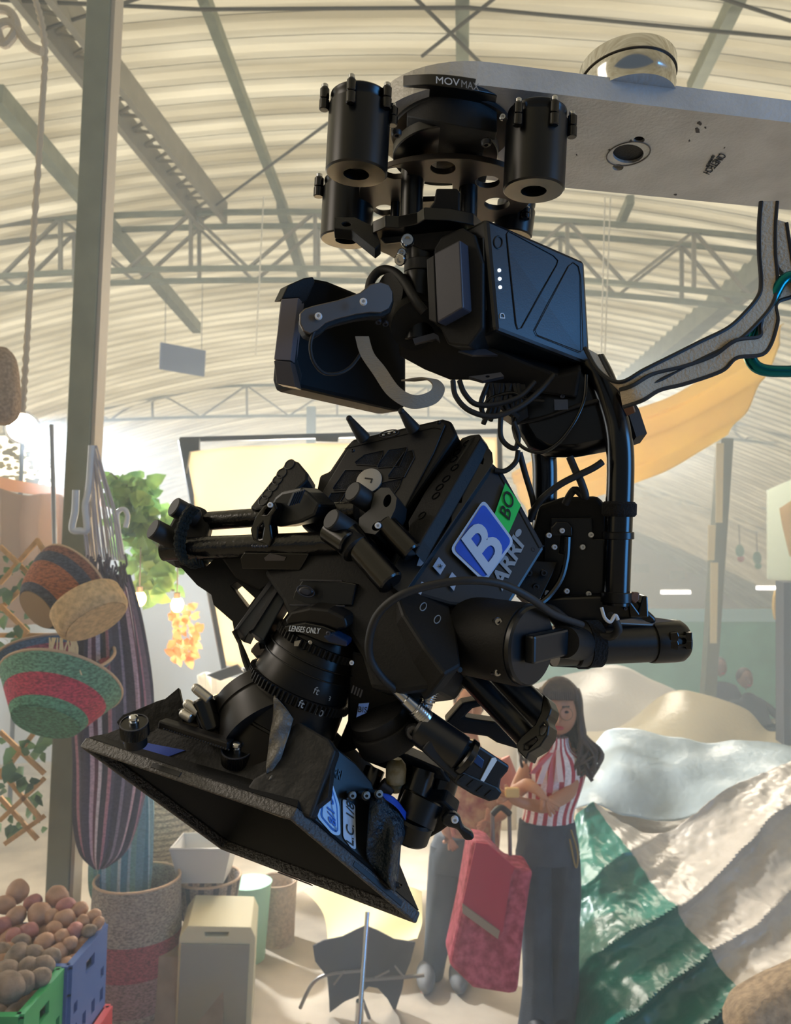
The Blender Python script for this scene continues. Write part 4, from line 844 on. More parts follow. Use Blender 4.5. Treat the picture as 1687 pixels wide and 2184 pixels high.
# cylinders
def isol(px0,py0,px1,py1,r,d,bolts):
    a=P(px0,py0,d); e=P(px1,py1,d); r_=r*d/F; ax=(e-a); L=ax.length; c=B()
    c.rev(a,ax,[(0,r_*.9),(.002,r_*.96),(.006,r_*.96),(.0075,r_*.93),(.014,r_*.93),(.0145,r_),(L-.002,r_),(L,r_-.002),(L,r_*.42),(L-.012,r_*.40),(L-.012,.0001)],48,cap=False); o=c.build('isolator_cylinder',blk,t)
    for bx,by,h in bolts:
        dx=(bx-px0)*d/F; db=d-math.sqrt(max(0,r_*r_-dx*dx))-.006; c=B(); w=10*db/F; p0=P(bx,by-h*.42,db); p1=P(bx-2,by+h*.5,db); m_=p0.lerp(p1,.48)
        c.cyl(p0,m_,w,bev=.001); c.cyl(m_+(p1-m_)*.06,p1,w*1.08,bev=.001); lug=c.build('clamp_lug',gls,o)
        c=B(); k=P(bx,by-h*.62,db); c.cyl(p0,k,w*.72,bev=.0012); c.build('cap_screw',slv,o)
    return o
isol(769,205,760,372,66,.90,[(693,210,50),(750,193,56),(826,207,50),(839,247,42)])
isol(1146,238,1138,408,65,.93,[(1106,242,52),(1183,240,56),(1221,268,50)])
isol(745,385,738,513,55,1.10,[(681,398,44)])
isol(1102,430,1092,505,42,1.14,[(1122,455,24)])
# lower spider plate with fin
zs=P(850,500,1.0).z
zplate('spider_plate',[(795,497),(790,515),(800,532),(830,545),(846,556),(868,556),(880,545),(935,535),(990,520),(1030,500),(1010,480),(960,470),(905,468),(890,478),(850,486),(822,484),(812,490)],zs-.012,.016,blk)
c=B(); c.pp(PL((712,465,.99),(760,465,.99),(800,520,.96)),[(712,463),(757,463),(800,484),(812,520),(800,530),(750,490),(712,486)],.016,[circ(739,486-8,10,5,12)]); c.build('spider_arm',mtt,t,sm=30,bev=.001)
c=B(); c.pp(PL((905,450,.965),(980,405,.95),(905,500,.972)),[(797,494),(820,480),(850,484),(878,472),(888,455),(902,452),(912,448),(925,430),(930,402),(974,402),(980,410),(980,480),(990,530),(900,535),(860,515),(820,520)],.012); c.build('upright_fin',mtt,t,sm=30,bev=.002)
bolt(869,512,.945,15,t,m=slv); bolt(857,539,.945,10,t,m=slv); bolt(853,554,.945,13,t,m=slv,n=Vector((-.3,-.8,-.6)).normalized())
# ---- gimbal
g=thing('camera_gimbal',P(1150,900,1.05),'black motorised gimbal with twin battery mounts and curved tube arms','gimbal')
t=g
c=B(); c.cyl(P(900,520,1.0),P(893,730,1.0),36*1.0/F,bev=.002); c.build('stem',blk,g)
c=B(); c.cyl(P(903,560,1.0),P(902,585,1.0),41*1.0/F,bev=.001); c.build('stem_collar',gry,g)
c=B(); c.cyl(P(868,640,1.04),P(890,695,.98),.035); c.cyl(P(830,625,.99),P(905,640,1.03),.028); c.build('pan_motor',mtt,g)
# link arm
lo=[(640,668),(650,658),(668,652),(720,640),(768,624),(790,606),(812,601),(830,607),(838,622),(838,642),(830,658),(812,667),(790,666),(760,670),(720,680),(696,688),(680,702),(662,712),(648,706),(640,690)]
c=B(); c.pp(PL((640,690,.90),(838,630,.94),(740,670,.92)),lo,.006); c.build('link_arm',mat('satin_grey','6a6460',.38,metal=.8,var=.05),g,sm=30,bev=.0012)
c=B(); c.pp(PL((640,690,.908),(838,630,.948),(740,670,.928)),[(x+3+(y-655)*.05,y+ (10 if y>650 else 3)) for x,y in lo],.022); c.build('link_arm_body',mtt,g,sm=30,bev=.002)
bolt(679,674,.90,8,g,n=-FW); bolt(775,643,.905,8,g)
for x,y in ((807,687),(822,691)): bolt(x,y,.96,7,g,n=Vector((0,-.6,-.8)),m=lgt)
# right battery dock (motor block)
c=B(); c.pp(PL((925,540,.93),(985,510,.91),(930,690,.93)),[(926,540),(981,511),(988,656),(932,689)],.05); c.build('dock_panel',mat('panel_grey','43444e',.4,metal=.2),g,sm=0,bev=.002)
c=B(); c.pp(PL((910,552,.945),(926,541,.94),(914,680,.945)),[(909,553),(926,543),(932,690),(914,682)],.05); c.build('dock_side',gry,g,sm=0,bev=.0015)
c=B(); c.pp(PL((930,520,.95),(1000,480,.93),(940,700,.95)),[(925,530),(940,505),(985,484),(1012,500),(1030,560),(1030,700),(1000,740),(955,735),(938,700),(925,690)],.06); c.build('dock_body',mtt,g,sm=0,bev=.003)
# lower hub mess: electronics boxes between batteries
c=B(); c.pp(PL((840,700,1.0),(1100,760,.98),(900,800,1.02)),[(845,690),(930,700),(1060,745),(1190,800),(1240,790),(1230,850),(1110,835),(1000,812),(960,812),(905,790),(850,760)],.09); c.build('electronics_box',mtt,g,sm=0,bev=.004)
c=B(); c.pp(PL((880,722,.965),(960,715,.96),(880,760,.965)),[(880,722),(925,710),(935,716),(938,728),(930,722),(884,733)],.01); c.build('rail',lgt,g,sm=0)
c=B(); c.pp(PL((975,745,.955),(1040,765,.955),(975,765,.95)),[(978,748),(1035,744),(1062,757),(1008,757)],.004); c.build('latch_plate',lgt,g,sm=0)
c=B(); c.pp(PL((990,800,.955),(1060,795,.955),(1010,815,.95)),[(1000,803),(1068,794),(1075,802),(1030,812)],.006,[circ(1040,803,5,2.5,8)]); c.build('tab_plate',lgt,g,sm=0)
# yoke bowl
c=B(); c.pp(PL((1095,880,1.03),(1330,880,1.0),(1200,975,1.02)),[(1080,800),(1250,760),(1290,800),(1325,850),(1355,920),(1340,945),(1300,962),(1230,975),(1165,975),(1125,955),(1103,920),(1092,875)],.10); c.build('yoke_shell',gls,g,sm=40,bev=.018)
c=B(); c.tube([P(1100,903,1.025),P(1160,890,1.01),(P(1230,866,.995)),P(1300,848,.985)],.0028,8); c.build('yoke_seam',gry,g)
c=B(); c.pp(FP(1197,862,.985),[(1182,852),(1211,852),(1212,873),(1183,875)],.002); c.build('yoke_label',mat('dim_label','4a4c50',.4),g,sm=0)
bolt(1200,845,.99,5,g,m=lgt)
c=B(); c.pp(PL((1330,850,.98),(1356,930,.98),(1320,950,1.0)),[(1318,845),(1340,880),(1357,932),(1342,953),(1325,955),(1322,880)],.03); c.build('velcro_tab',mtt,g,sm=0)
c=B(); c.pp(PL((1330,850,.97),(1356,880,.97),(1320,890,.98)),[(1330,830),(1350,868),(1354,880),(1336,888),(1328,868)],.01); c.build('leather_tab',mat('brown_leather','6a4a38',.6),g,sm=0)
# curved tubes
rt=30*1.0/F
c=B(); c.tube([P(1262,770,1.0),P(1285,815,.995),P(1308,880,.99),(P(1320,940,.985)),P(1323,1000,.985),P(1320,1100,.985),P(1316,1200,.985),P(1313,1290,.985)],.0178,28,8); c.build('curved_tube',gls,g)
c=B(); c.tube([P(1130,900,1.10),P(1152,940,1.10),P(1161,990,1.10),P(1161,1080,1.10),P(1158,1200,1.10),P(1155,1290,1.10)],.0182,28,8); c.build('curved_tube',gls,g)
for (x,y0,y1,d,r_) in ((1321,1070,1102,.983,.0222),(1158,1085,1110,1.098,.021)):
    c=B(); c.cyl(P(x,y0,d),P(x-1,y1,d),r_,bev=.003); c.build('velcro_strap',mat('velcro','09090a',.95,bump=.6,bs=300),g)
for (x,y0,y1) in ((1318,1134,1150),(1314,1262,1284)):
    c=B(); c.cyl(P(x,y0,.984),P(x,y1,.984),.0205,bev=.001); c.build('tube_clamp',blk,g)
# roll motor cage
c=B(); c.pp(PL((1170,1110,1.03),(1290,1110,1.01),(1170,1280,1.03)),[(1140,1112),(1148,1078),(1200,1060),(1275,1058),(1298,1085),(1300,1270),(1270,1280),(1150,1280),(1130,1240),(1132,1140)],.07); c.build('motor_cage',mtt,g,sm=0,bev=.006)
c=B(); c.pp(PL((1180,1110,1.02),(1262,1110,1.005),(1180,1270,1.02)),[(1175,1105),(1262,1104),(1264,1150),(1288,1150),(1288,1266),(1220,1270),(1180,1272),(1160,1262),(1160,1140),(1175,1138)],.012,[[(1196,1142),(1215,1142),(1212,1185),(1192,1180)]]); c.build('cover_plate',blk,g,sm=0,bev=.001)
c=B(); c.pp(FP(1200,1130,1.0),[(1178,1124),(1188,1113),(1210,1113),(1220,1124),(1221,1143),(1178,1143)],.012); c.build('cable_clamp',blk,g,sm=0,bev=.0012)
for x,y in ((1199,1132),(1171,1142),(1261,1141),(1183,1167),(1243,1167),(1209,1261),(1256,1267),(1167,1265)): bolt(x,y,.995,6,g)
c=B(); c.tube([P(1211,1145,.992),P(1208,1190,.992),P(1196,1235,.990),P(1172,1270,.985),P(1155,1285,.98)],.0042,8); c.build('coax_cable',gls,g)
c=B(); c.pp(PL((1130,1195,1.0),(1190,1195,1.0),(1110,1270,.98)),[(1128,1196),(1189,1198),(1178,1225),(1152,1278),(1118,1275),(1105,1262)],.02); c.build('cheese_plate',mtt,g,sm=0,bev=.001)
for x,y in ((1160,1222),(1143,1252),(1128,1222)): bolt(x,y,.985,8,g,m=gry)
c=B(); c.pp(PL((1180,1290,.99),(1350,1290,.98),(1200,1400,.99)),[(1165,1275),(1340,1268),(1352,1275),(1380,1300),(1400,1318),(1400,1330),(1190,1345),(1160,1310)],.08); c.build('tilt_base',blk,g,sm=30,bev=.008)
c=B(); c.pp(PL((1343,1266,.975),(1383,1268,.975),(1350,1318,.975)),[(1340,1275),(1362,1305),(1372,1270),(1382,1272),(1384,1318),(1345,1318)],.02); c.build('side_latch',gls,g,sm=0,bev=.002)
c=B(); c.pp(FP(1355,1275,.972),[(1342,1268),(1352,1263),(1365,1264),(1364,1280),(1355,1288),(1345,1280)],.01); c.build('leather_tab',mat('brown_leather','6a4a38'),g,sm=0,bev=.002)
bolt(1334,1298,.975,4,g,m=lgt)
# roll tube
c=B(); c.cyl(P(1180,1378,.97),P(1420,1368,.995),.0262); c.build('carbon_arm',carb,g)
c=B(); c.rev(P(1385,1369,.99),P(1462,1366,1.0)-P(1385,1369,.99),[(0,.0275),(.004,.0282),(.035,.0282),(.043,.0275),(.048,.024)],36); c.build('arm_end_clamp',blk,g)
for y in (1360,1378):
    c=B(); c.pp(FP(1450,y,.965),[(1430,y-10),(1446,y-12),(1448,y-4),(1462,y-4),(1464,y-11),(1477,y-11),(1477,y+8),(1465,y+8),(1462,y+1),(1448,y+1),(1446,y+9),(1430,y+6)],.01); c.build('clamp_lug',gls,g,sm=0,bev=.001)
c=B(); c.pp(PL((1190,1290,.96),(1400,1320,.985),(1200,1320,.95)),[(1300,1322),(1380,1313),(1440,1322),(1458,1330),(1455,1338),(1300,1330)],.03); c.build('arm_top_cap',mat('satin_grey','3a3837'),g,sm=0,bev=.002)
c=B(); c.pp(FP(1230,1410,.985),[(1170,1405),(1290,1405),(1275,1420),(1255,1428),(1235,1428),(1230,1425),(1175,1422)],.03); c.build('under_rail',mtt,g,sm=0,bev=.002)
c=B(); c.ring(P(1262,1373,.975),P(1420,1368,.995)-P(1180,1378,.97),.0305,.0255,.018,36); c.build('velcro_strap',mat('velcro','09090a'),g)
c=B(); c.ring(P(1238,1374,.972),P(1420,1368,.995)-P(1180,1378,.97),.029,.02,.012,36); c.build('collar',gry,g)
# pancake motor
fa=P(1136,1378,.86); ax=Vector((.62,-.75,-.06)).normalized(); ax=(RT*.72-FW*.69-UP*.02).normalized()
c=B(); c.rev(fa-ax*.112,ax,[(0,.040),(.004,.045),(.02,.045),(.021,.0485),(.10,.0485),(.104,.0475),(.104,.046),(.106,.0455)],56); mo=c.build('tilt_motor',mtt,g)
c=B(); c.rev(fa-ax*.008,ax,[(0,.046),(.006,.046),(.0085,.0435)],56); c.build('motor_face',mat('navy_black','0d1116',.32,spec=.6),g)
s1=fa+ax*.006; sd=RT*.60+FW*.80; sd=(sd-ax*sd.dot(ax)).normalized(); su=ax.cross(sd).normalized()
if su.z<0: su=-su
c=B(); Rm=Matrix((sd,su,ax)).transposed(); c.box(s1+sd*.016+ax*.003,.074,.032,.014,R=Rm); c.build('motor_crossbar',mat('navy_black','0d1116'),g,sm=0,bev=.003)
c=B(); c.cyl(s1+sd*.05+ax*.004,P(1240,1374,.965),.019,.021); c.build('motor_axle',mtt,g)
for x,y in ((1063,1326),(1062,1434)): bolt(x,y,.845,9,g,m=slv)
for x,y in ((1063,1326),(1062,1434),(985,1428)):
    c=B(); c.cyl(P(x-22,y-2,.87),P(x-4,y,.85),7*.86/F,bev=.0008); c.build('screw_boss',gls,g)
# support arms below motor
c=B(); c.cyl(P(1000,1440,.93),P(1140,1590,.90),.0150); c.build('support_tube',carb,g)
c=B(); c.cyl(P(1060,1440,.98),P(1155,1530,.96),.022); c.build('support_tube',carb,g)
c=B(); c.pp(PL((1120,1480,.90),(1172,1500,.88),(1110,1610,.87)),[(1158,1480),(1168,1490),(1176,1510),(1172,1525),(1166,1535),(1171,1548),(1168,1568),(1152,1592),(1128,1606),(1122,1620),(1104,1602),(1100,1585),(1110,1572),(1140,1545),(1152,1520)],.03,[[(1151,1552),(1160,1542),(1166,1548),(1163,1560),(1156,1568),(1151,1566)],[(1118,1588),(1142,1572),(1145,1578),(1126,1598),(1118,1598)]]); c.build('clamp_bracket',blk,g,sm=0,bev=.0025)
bolt(1164,1543,.875,6,g,m=slv)
c=B(); c.pp(PL((960,1540,.97),(1120,1560,.97),(960,1580,.97)),[(990,1530),(1010,1534),(1055,1540),(1110,1580),(1110,1600),(1060,1585),(1040,1572),(960,1560),(950,1540),(985,1500),(1040,1490),(1055,1500),(1008,1512)],.03); c.build('lower_bracket',mtt,g,sm=0,bev=.003)
c=B(); c.pp(PL((1000,1400,.97),(1120,1470,.97),(1050,1500,.97)),[(920,1380),(1000,1400),(1110,1470),(1160,1480),(1165,1500),(1130,1540),(1080,1515),(1080,1480),(1050,1485),(990,1470),(930,1440)],.03); c.build('tilt_cradle',mtt,g,sm=0,bev=.003)
# ---- batteries
t=thing('gimbal_battery',P(1150,640,.98),'big navy battery with three white level dots and a letter D, on the right','battery')
fr=[(1036,464,.925),(1248,557,1.0),(1261,782,1.0),(1058,704,.925)]
A=[P(*q) for q in fr]; vec=P(997,726,.965)-A[3]
c=B(); c.prism(A,vec); c.build('battery_case',mat('battery_case','0a0e14',.36,spec=.6,bump=.03,bs=500),t,sm=0,bev=.005)
pl=(A[0],(A[1]-A[0]).cross(A[3]-A[0]).normalized()); 
if pl[1].dot(CP-A[0])<0: pl=(pl[0],-pl[1])
def face(poly,out): 
    return [onplane(x,y,pl)+pl[1]*out for x,y in poly]
grv=mat('groove_black','040506',.5)
def outline(name,poly,w,m,out=.0006):
    c=B(); c.tube(face(poly,out),w,6,0,closed=True); return c.build(name,m,t)
outline('panel_groove',[(1084,493),(1180,545),(1190,556),(1187,566),(1112,700),(1104,702),(1100,690),(1080,500)],.0007,grv)
outline('panel_groove',[(1222,560),(1233,568),(1238,590),(1243,745),(1238,751),(1145,715),(1140,705),(1212,568)],.0006,grv)
c=B(); c.tube(face(circ(1062,517,9,13,16),.0004),.0009,6,0,closed=True); c.build('button_ring',grv,t)
for y,x in ((577,1064),(595,1065),(613,1066)):
    c=B(); c.ball(onplane(x,y,pl)+pl[1]*.0008,.0023,.0012,.0023); c.build('level_light',mat('led_white','ffffff',.4,emit='dfefff',es=2.5),t)
text('letter_D','D',mat('print_white','cfd6de',.5),t,onplane(1071,674,pl)+pl[1]*.0006,A[0]-A[3],-(A[1]-A[0]),.011)
c=B(); sp=(A[0],(A[3]-A[0]).cross(vec).normalized()); 
if sp[1].dot(CP-A[0])<0: sp=(sp[0],-sp[1])
for y0,y1 in ((515,560),(566,608),(614,660)):
    c=B(); c.prism([onplane(x,y,sp)+sp[1]*.0008 for x,y in ((1019,y0),(1029,y0),(1033,y1),(1023,y1))],-sp[1]*.001); c.build('vent_slot',grv,t,sm=0)
c=B(); c.tube([onplane(x,y,sp)+sp[1]*.0004 for x,y in ((1014,505),(1031,508),(1037,662),(1026,665),(1016,650))],.0008,6,0,closed=True); c.build('vent_frame',mat('edge_grey','50565e',.4),t)
t=thing('gimbal_battery',P(700,730,1.0),'black battery with a grey faceted end face, left of the link arm','battery')
c=B(); c.pp(PL((640,640,1.0),(860,700,1.12),(640,830,1.0)),[(634,660),(640,606),(668,592),(700,598),(759,622),(850,665),(868,690),(868,866),(856,876),(846,876),(629,826),(622,800)],.05); c.build('battery_case',mat('battery_black','050607',.65,spec=.25),t,sm=0,bev=.006)
c=B(); c.pp(PL((600,640,.958),(640,635,.955),(588,790,.962)),[(600,638),(637,635),(620,769),(584,767)],.03); c.build('cap_face',mat('cap_grey','68646a',.45,metal=.1),t,sm=0,bev=.001)
c=B(); c.pp(PL((600,640,.956),(640,635,.953),(588,790,.96)),[(584,769),(620,771),(631,826),(590,818)],.03); c.build('cap_bevel',mat('cap_dark','433f41',.45),t,sm=0,bev=.001)
c=B(); c.pp(PL((637,635,.97),(670,590,.975),(645,800,.985)),[(600,637),(614,608),(648,593),(668,590),(672,600),(655,640),(650,645),(640,650),(634,765),(645,800),(640,826),(630,826),(620,770),(637,636)],.035); c.build('cap_edge',mtt,t,sm=0,bev=.0015)
# ---- cinema camera
K=thing('cinema_camera',P(900,1100,1.0),'black digital cinema camera tilted down, with a blue B sticker on its side','camera'); t=K
fan=PL((752,938,1.02),(946,893,.99),(680,1080,.99))
c=B(); c.pp(fan,[(752,936),(944,892),(962,897),(975,925),(842,1121),(760,1200),(640,1120),(674,1046),(681,1013),(702,1004),(737,952)],.10); c.build('camera_body',mtt,K,sm=0,bev=.004)
c=B(); pf=(fan[0]+fan[1]*.003,fan[1]); c.pp(pf,[(740,960),(752,942),(944,898),(950,905),(925,965),(846,1118),(828,1118),(700,1096),(668,1080)],.003); c.build('fan_panel',mat('fan_panel','17171a',.5,bump=.05,bs=500),K,sm=0,bev=.0015)
pf2=(fan[0]+fan[1]*.0036,fan[1])
mesh=mat('vent_mesh','050506',.5,bump=1,bs=900)
for poly in ([(777,970),(817,961),(815,972),(806,994),(760,991),(757,986)],[(829,960),(867,954),(868,958),(852,995),(806,998),(804,994)],[(880,960),(884,976),(862,1018),(829,1020),(828,1014),(862,965)],[(736,1003),(772,1003),(768,1015),(744,1044),(712,1046),(710,1042)],[(706,1052),(738,1050),(722,1076),(694,1076)],[(814,1030),(858,1020),(850,1040),(838,1056),(806,1046)]):
    c=B(); c.pp(pf2,poly,.001); c.build('vent_grille',mesh,K,sm=0,bev=.0004)
    c=B(); c.tube([onplane(x,y,pf2)+fan[1]*.0004 for x,y in poly],.0007,5,0,closed=True); c.build('vent_edge',gry,K)
cc=onplane(788,1026,pf2)+fan[1]*.001; c=B(); c.rev(cc,fan[1],[(0,.0175),(.0012,.0175),(.0016,.0165)],32); c.build('round_badge',mat('badge_silver','a5a29c',.4),K)
ud=(onplane(788,1000,pf2)-onplane(775,1040,pf2)); text('badge_text','L',mat('ink','101010',.6),K,cc+fan[1]*.002,-ud,-(onplane(800,1026,pf2)-onplane(780,1030,pf2)),.016)
c=B(); c.tube([onplane(x,y,pf2) for x,y in ((735,957),(925,912),(940,915))],.0005,5,0); c.build('panel_seam',grv,K)
c=B(); c.tube([onplane(x,y,pf2) for x,y in circ(830,925,21,7,16,-.2)],.0009,6,0,closed=True); c.build('port_ring',lgt,K)
for x in (818,830,842):
    c=B(); c.ball(onplane(x,928-(x-818)*.25,pf2),.0022); c.build('port_pin',slv,K)
for x,y in ((935,900),(900,936),(752,960)): bolt(x,y,.985,4.5,K,n=fan[1],m=gry)
for a,e in (((745,893,.985),(778,938,1.0)),((856,877,.97),(884,918,.985))):
    c=B(); c.cyl(P(*a),P(*e),.0045,.0095,bev=.002); c.ball(P(*a),.0044); c.build('antenna',rub,K)
# side face
sd_=PL((1045,990,.985),(1162,1165,.96),(880,1240,.90))
c=B(); c.pp(sd_,[(1010,960),(1050,985),(1076,1010),(1162,1165),(1160,1172),(1088,1288),(1075,1300),(960,1290),(860,1260),(830,1220),(900,1080)],.12); c.build('side_body',mat('camera_grey','1a232c',.42,spec=.5),K,sm=0,bev=.004)
def S_(x,y,o=0): return onplane(x,y,sd_)+sd_[1]*o
c=B(); c.tube([S_(x,y,.0005) for x,y in ((1058,1000),(1150,1168),(1160,1165))],.0008,5,0); c.build('side_seam',grv,K)
bolt(1137,1172,.955,6,K,n=sd_[1],m=gry)
# long side bracket (with slots)
br=PL((1000,940,.975),(1050,985,.96),(850,1200,.885))
c=B(); c.pp(br,[(1020,927),(1050,965),(1052,985),(1046,998),(870,1255),(850,1262),(835,1250),(835,1215),(900,1110),(985,965),(1003,935)],.022,[[(1016,972),(1024,962),(1032,978),(1030,990),(1018,985)],[(966,1040),(974,1036),(986,1058),(984,1072),(978,1072),(964,1052)],[(905,1150),(950,1085),(962,1100),(962,1112),(918,1180),(907,1172)]]); c.build('side_bracket',mat('bracket_navy','0e1318',.4,spec=.5),K,sm=0,bev=.0015)
tp=PL((985,935,1.0),(1020,926,.978),(870,1110,.93))
c=B(); c.pp(tp,[(984,934),(1003,927),(1022,925),(1026,934),(940,1082),(900,1150),(885,1180),(872,1160),(870,1112),(905,1050)],.02); c.build('bracket_top_rail',mtt,K,sm=0,bev=.002)
for x,y in ((996,945),(975,965),(968,980),(970,998),(952,1022),(938,1040),(930,1058),(900,1100)):
    c0=onplane(x,y,tp); c=B(); c.ring(c0+tp[1]*.0006,tp[1],.0062,.0048,.001,18); c.build('rail_hole',gls,K)
bolt(873,1223,.895,7,K,n=br[1])
c=B(); c.pp((br[0]+br[1]*.001,br[1]),[(889,1206),(896,1184),(900,1190),(908,1186),(906,1198),(897,1207)],.001); c.build('white_logo',mat('print_white2','9aa4b0',.5),K,sm=0)
# stickers
def stick(name,poly,m,o,label=None):
    c=B(); q=[S_(x,y,o) for x,y in poly]; c.prism(q,-sd_[1]*.0008); ob=c.build(name,m,K,sm=0)
    if label: ob['label']=label
    return ob
def rnd(poly,r=8,n=4):
    out=[];k=len(poly)
    for i in range(k):
        p=Vector(poly[i]); a=(Vector(poly[i-1])-p).normalized()*r; b_=(Vector(poly[(i+1)%k])-p).normalized()*r
        for j in range(n+1):
            s_=j/n; out.append(tuple(p+a*(1-s_)**2+b_*s_**2))
    return out
stick('sticker_border',rnd([(1028,1068),(1094,1158),(1030,1246),(956,1176)],14),mat('sticker_white','b9cbe4',.5),.006,'white rounded border of the blue B sticker')
stick('sticker_blue',rnd([(1027,1077),(1087,1158),(1029,1237),(964,1175)],12),mat('sticker_blue','0f52c8',.45,var=.1,vs=20),.0068,'bright blue square sticker')
stick('green_tape',[(1075,1033),(1108,1080),(1082,1140),(1052,1100)],mat('green_tape','1fd05c',.5),.005,'bright green tape with handwritten BO')
u_=S_(1062,1130)-S_(1010,1215); v_=S_(1000,1130)-S_(1060,1215)
tfit('letter_B','B',mat('sticker_white','b9cbe4'),K,S_(1036,1232,.0078),S_(1076,1180,.0078),S_(979,1154,.0078),bold=.02)
tfit('letter_BO','BO',mat('ink','101010'),K,S_(1083,1114,.0062),S_(1094,1064,.0062),S_(1062,1095,.0062))
tfit('maker_logo','ARRI',mat('print_grey','8f9aa6',.45),K,S_(1070,1262,.0012),S_(1117,1165,.0012),S_(1046,1236,.0012),bold=.03)
c=B(); c.prism([S_(x,y,.001) for x,y in circ(1105,1137,6,9,16,.5)],-sd_[1]*.0006); c.build('logo_disc',mat('print_grey','8f9aa6'),K,sm=0)
stick('white_label',[(934,1190),(949,1208),(937,1228),(921,1210)],mat('label_white','9fb0c8',.5),.004)
stick('white_label',[(962,1222),(975,1236),(966,1262),(950,1243)],mat('label_white','9fb0c8'),.004)
tfit('plus_sign','+',mat('ink','101010'),K,S_(934,1216,.0052),S_(942,1214,.0052),S_(932,1207,.0052))
stick('lower_label',[(890,1250),(898,1254),(888,1278),(880,1272)],mat('label_white','9fb0c8'),.02)
# lower control panel under bracket
lp=PL((880,1255,.90),(955,1300,.90),(900,1330,.86))
c=B(); c.pp(lp,[(895,1250),(960,1290),(975,1345),(985,1420),(950,1440),(905,1380),(860,1310),(845,1265),(870,1250)],.05); c.build('control_panel',mtt,K,sm=0,bev=.004)
for x,y in ((902,1295),(932,1322)):
    c=B(); c.tube([onplane(a,b_,lp)+lp[1]*.0008 for a,b_ in circ(x,y,6,9,16,.5)],.0007,5,0,closed=True); c.build('button_ring',mat('print_grey','8f9aa6'),K)
# dark belly of the camera (front / lens block)
c=B(); c.pp(PL((640,1180,.93),(860,1200,.89),(700,1380,.88)),[(600,1180),(650,1130),(700,1150),(760,1190),(840,1250),(905,1330),(960,1420),(930,1470),(850,1480),(790,1470),(770,1400),(740,1350),(620,1330),(600,1280),(560,1220)],.12); c.build('front_block',mtt,K,sm=0,bev=.006)
c=B(); c.pp(PL((640,1200,.915),(760,1210,.89),(680,1290,.90)),[(645,1237),(720,1238),(760,1245),(750,1292),(620,1290),(628,1262)],.01); c.build('front_plate',blk,K,sm=0,bev=.0015)
c=B(); c.tube([P(x,y,.892) for x,y in circ(652,1261,19,11,20,.35)],.0009,6,0,closed=True); c.ball(P(652,1261,.896),.009,.003,.006); c.build('oval_badge',lgt,K)
c=B(); c.tube([P(640,1238,.905),P(730,1239,.895)],.0012,6,0); c.tube([P(618,1291,.898),P(735,1293,.885)],.0013,6,0); c.build('edge_trim',lgt,K)
c=B(); c.pp(PL((500,1340,.92),(560,1360,.91),(600,1220,.95)),[(588,1218),(600,1222),(508,1342),(497,1345)],.03); c.build('front_rail',mat('rail_grey','3b3c42',.4,metal=.6),K,sm=0,bev=.001)
c=B(); c.pp(PL((530,1350,.91),(570,1366,.905),(640,1210,.95)),[(616,1218),(648,1216),(592,1310),(562,1366),(533,1346)],.03); c.build('front_rail',mat('navy_rail','0c1a28',.4),K,sm=0,bev=.0015)
c=B(); c.pp(PL((530,1350,.905),(570,1366,.90),(640,1210,.945)),[(608,1218),(618,1219),(540,1342),(530,1347)],.01); c.build('rail_edge',mat('rail_grey','3b3c42'),K,sm=0)
# left rods, caps
T=thing('rod_handle',P(540,1120,1.0),'pair of black carbon rods with round end caps sticking out left of the camera','rod handle'); t=T
for a,e,r_ in (((395,1115,1.02),(760,1088,.95),.0125),((350,1172,.97),(735,1158,.92),.0150)):
    c=B(); c.cyl(P(*a),P(*e),r_); c.build('carbon_rod',mat('worn_rod','131314',.22,spec=.6,bump=.15,bs=120),T)
for x,y,d in ((375,1083,.97),(330,1130,.94),(756,1050,.90),(710,1109,.88)):
    dr=(RT*.62-UP*.42+FW*.55).normalized(); c=B(); c.rev(P(x-5,y-3,d),dr,[(0,.0118),(.0015,.0132),(.034,.0132),(.036,.011)],28); c.build('end_cap',rub,T)
c=B(); c.pp(PL((350,1150,.98),(420,1170,.98),(360,1190,.97)),[(372,1098),(392,1088),(420,1076),(440,1085),(450,1110),(440,1150),(430,1190),(400,1200),(370,1195),(345,1180),(335,1162),(350,1140)],.03); c.build('end_block',mtt,T,sm=0,bev=.004)
for i in range(3):
    c=B(); c.tube([P(x+i*6,y+i*3,.935+.004*i) for x,y in ((410,1078),(392,1100),(378,1140),(380,1178),(396,1200),(420,1196))],lambda u:.0042+.0009*math.sin(u*90),8,6); c.build('rope_wrap',mat('dark_green_rope','0c1613',.8,bump=.8,bs=300),T)
# centre clamp
cp=PL((545,1130,.93),(620,1090,.91),(560,1170,.925))
c=B(); c.pp(cp,[(533,1130),(545,1100),(560,1080),(585,1070),(590,1085),(580,1100),(576,1120),(580,1150),(575,1165),(560,1170),(545,1166),(538,1150)],.018,[[(551,1125),(560,1115),(562,1125),(558,1148),(550,1150)],[(566,1085),(577,1078),(578,1086),(568,1098),(562,1097)]]); c.build('clamp_jaw',gls,T,sm=0,bev=.0025)
for i in range(7):
    c=B(); c.ball(P(539+i*5,1165+(i%2),.92),.0018); c.build('clamp_tooth',lgt,T)
c=B(); c.pp(PL((590,1060,.94),(650,1050,.92),(590,1110,.94)),[(585,1060),(600,1048),(640,1040),(656,1050),(668,1062),(682,1075),(672,1100),(640,1115),(590,1125),(578,1110),(575,1080)],.04); c.build('clamp_body',mat('bracket_navy','0e1318'),T,sm=0,bev=.004)
for i in range(5):
    c=B(); a=P(616+i*5,1078-i*1.5,.912); c.bar(a,P(628+i*5,1050-i*1.5,.908),.0022,.003); c.build('lever_rib',mat('rib_navy','1a2634',.4),T,sm=0)
bolt(576,1077,.905,6,T)
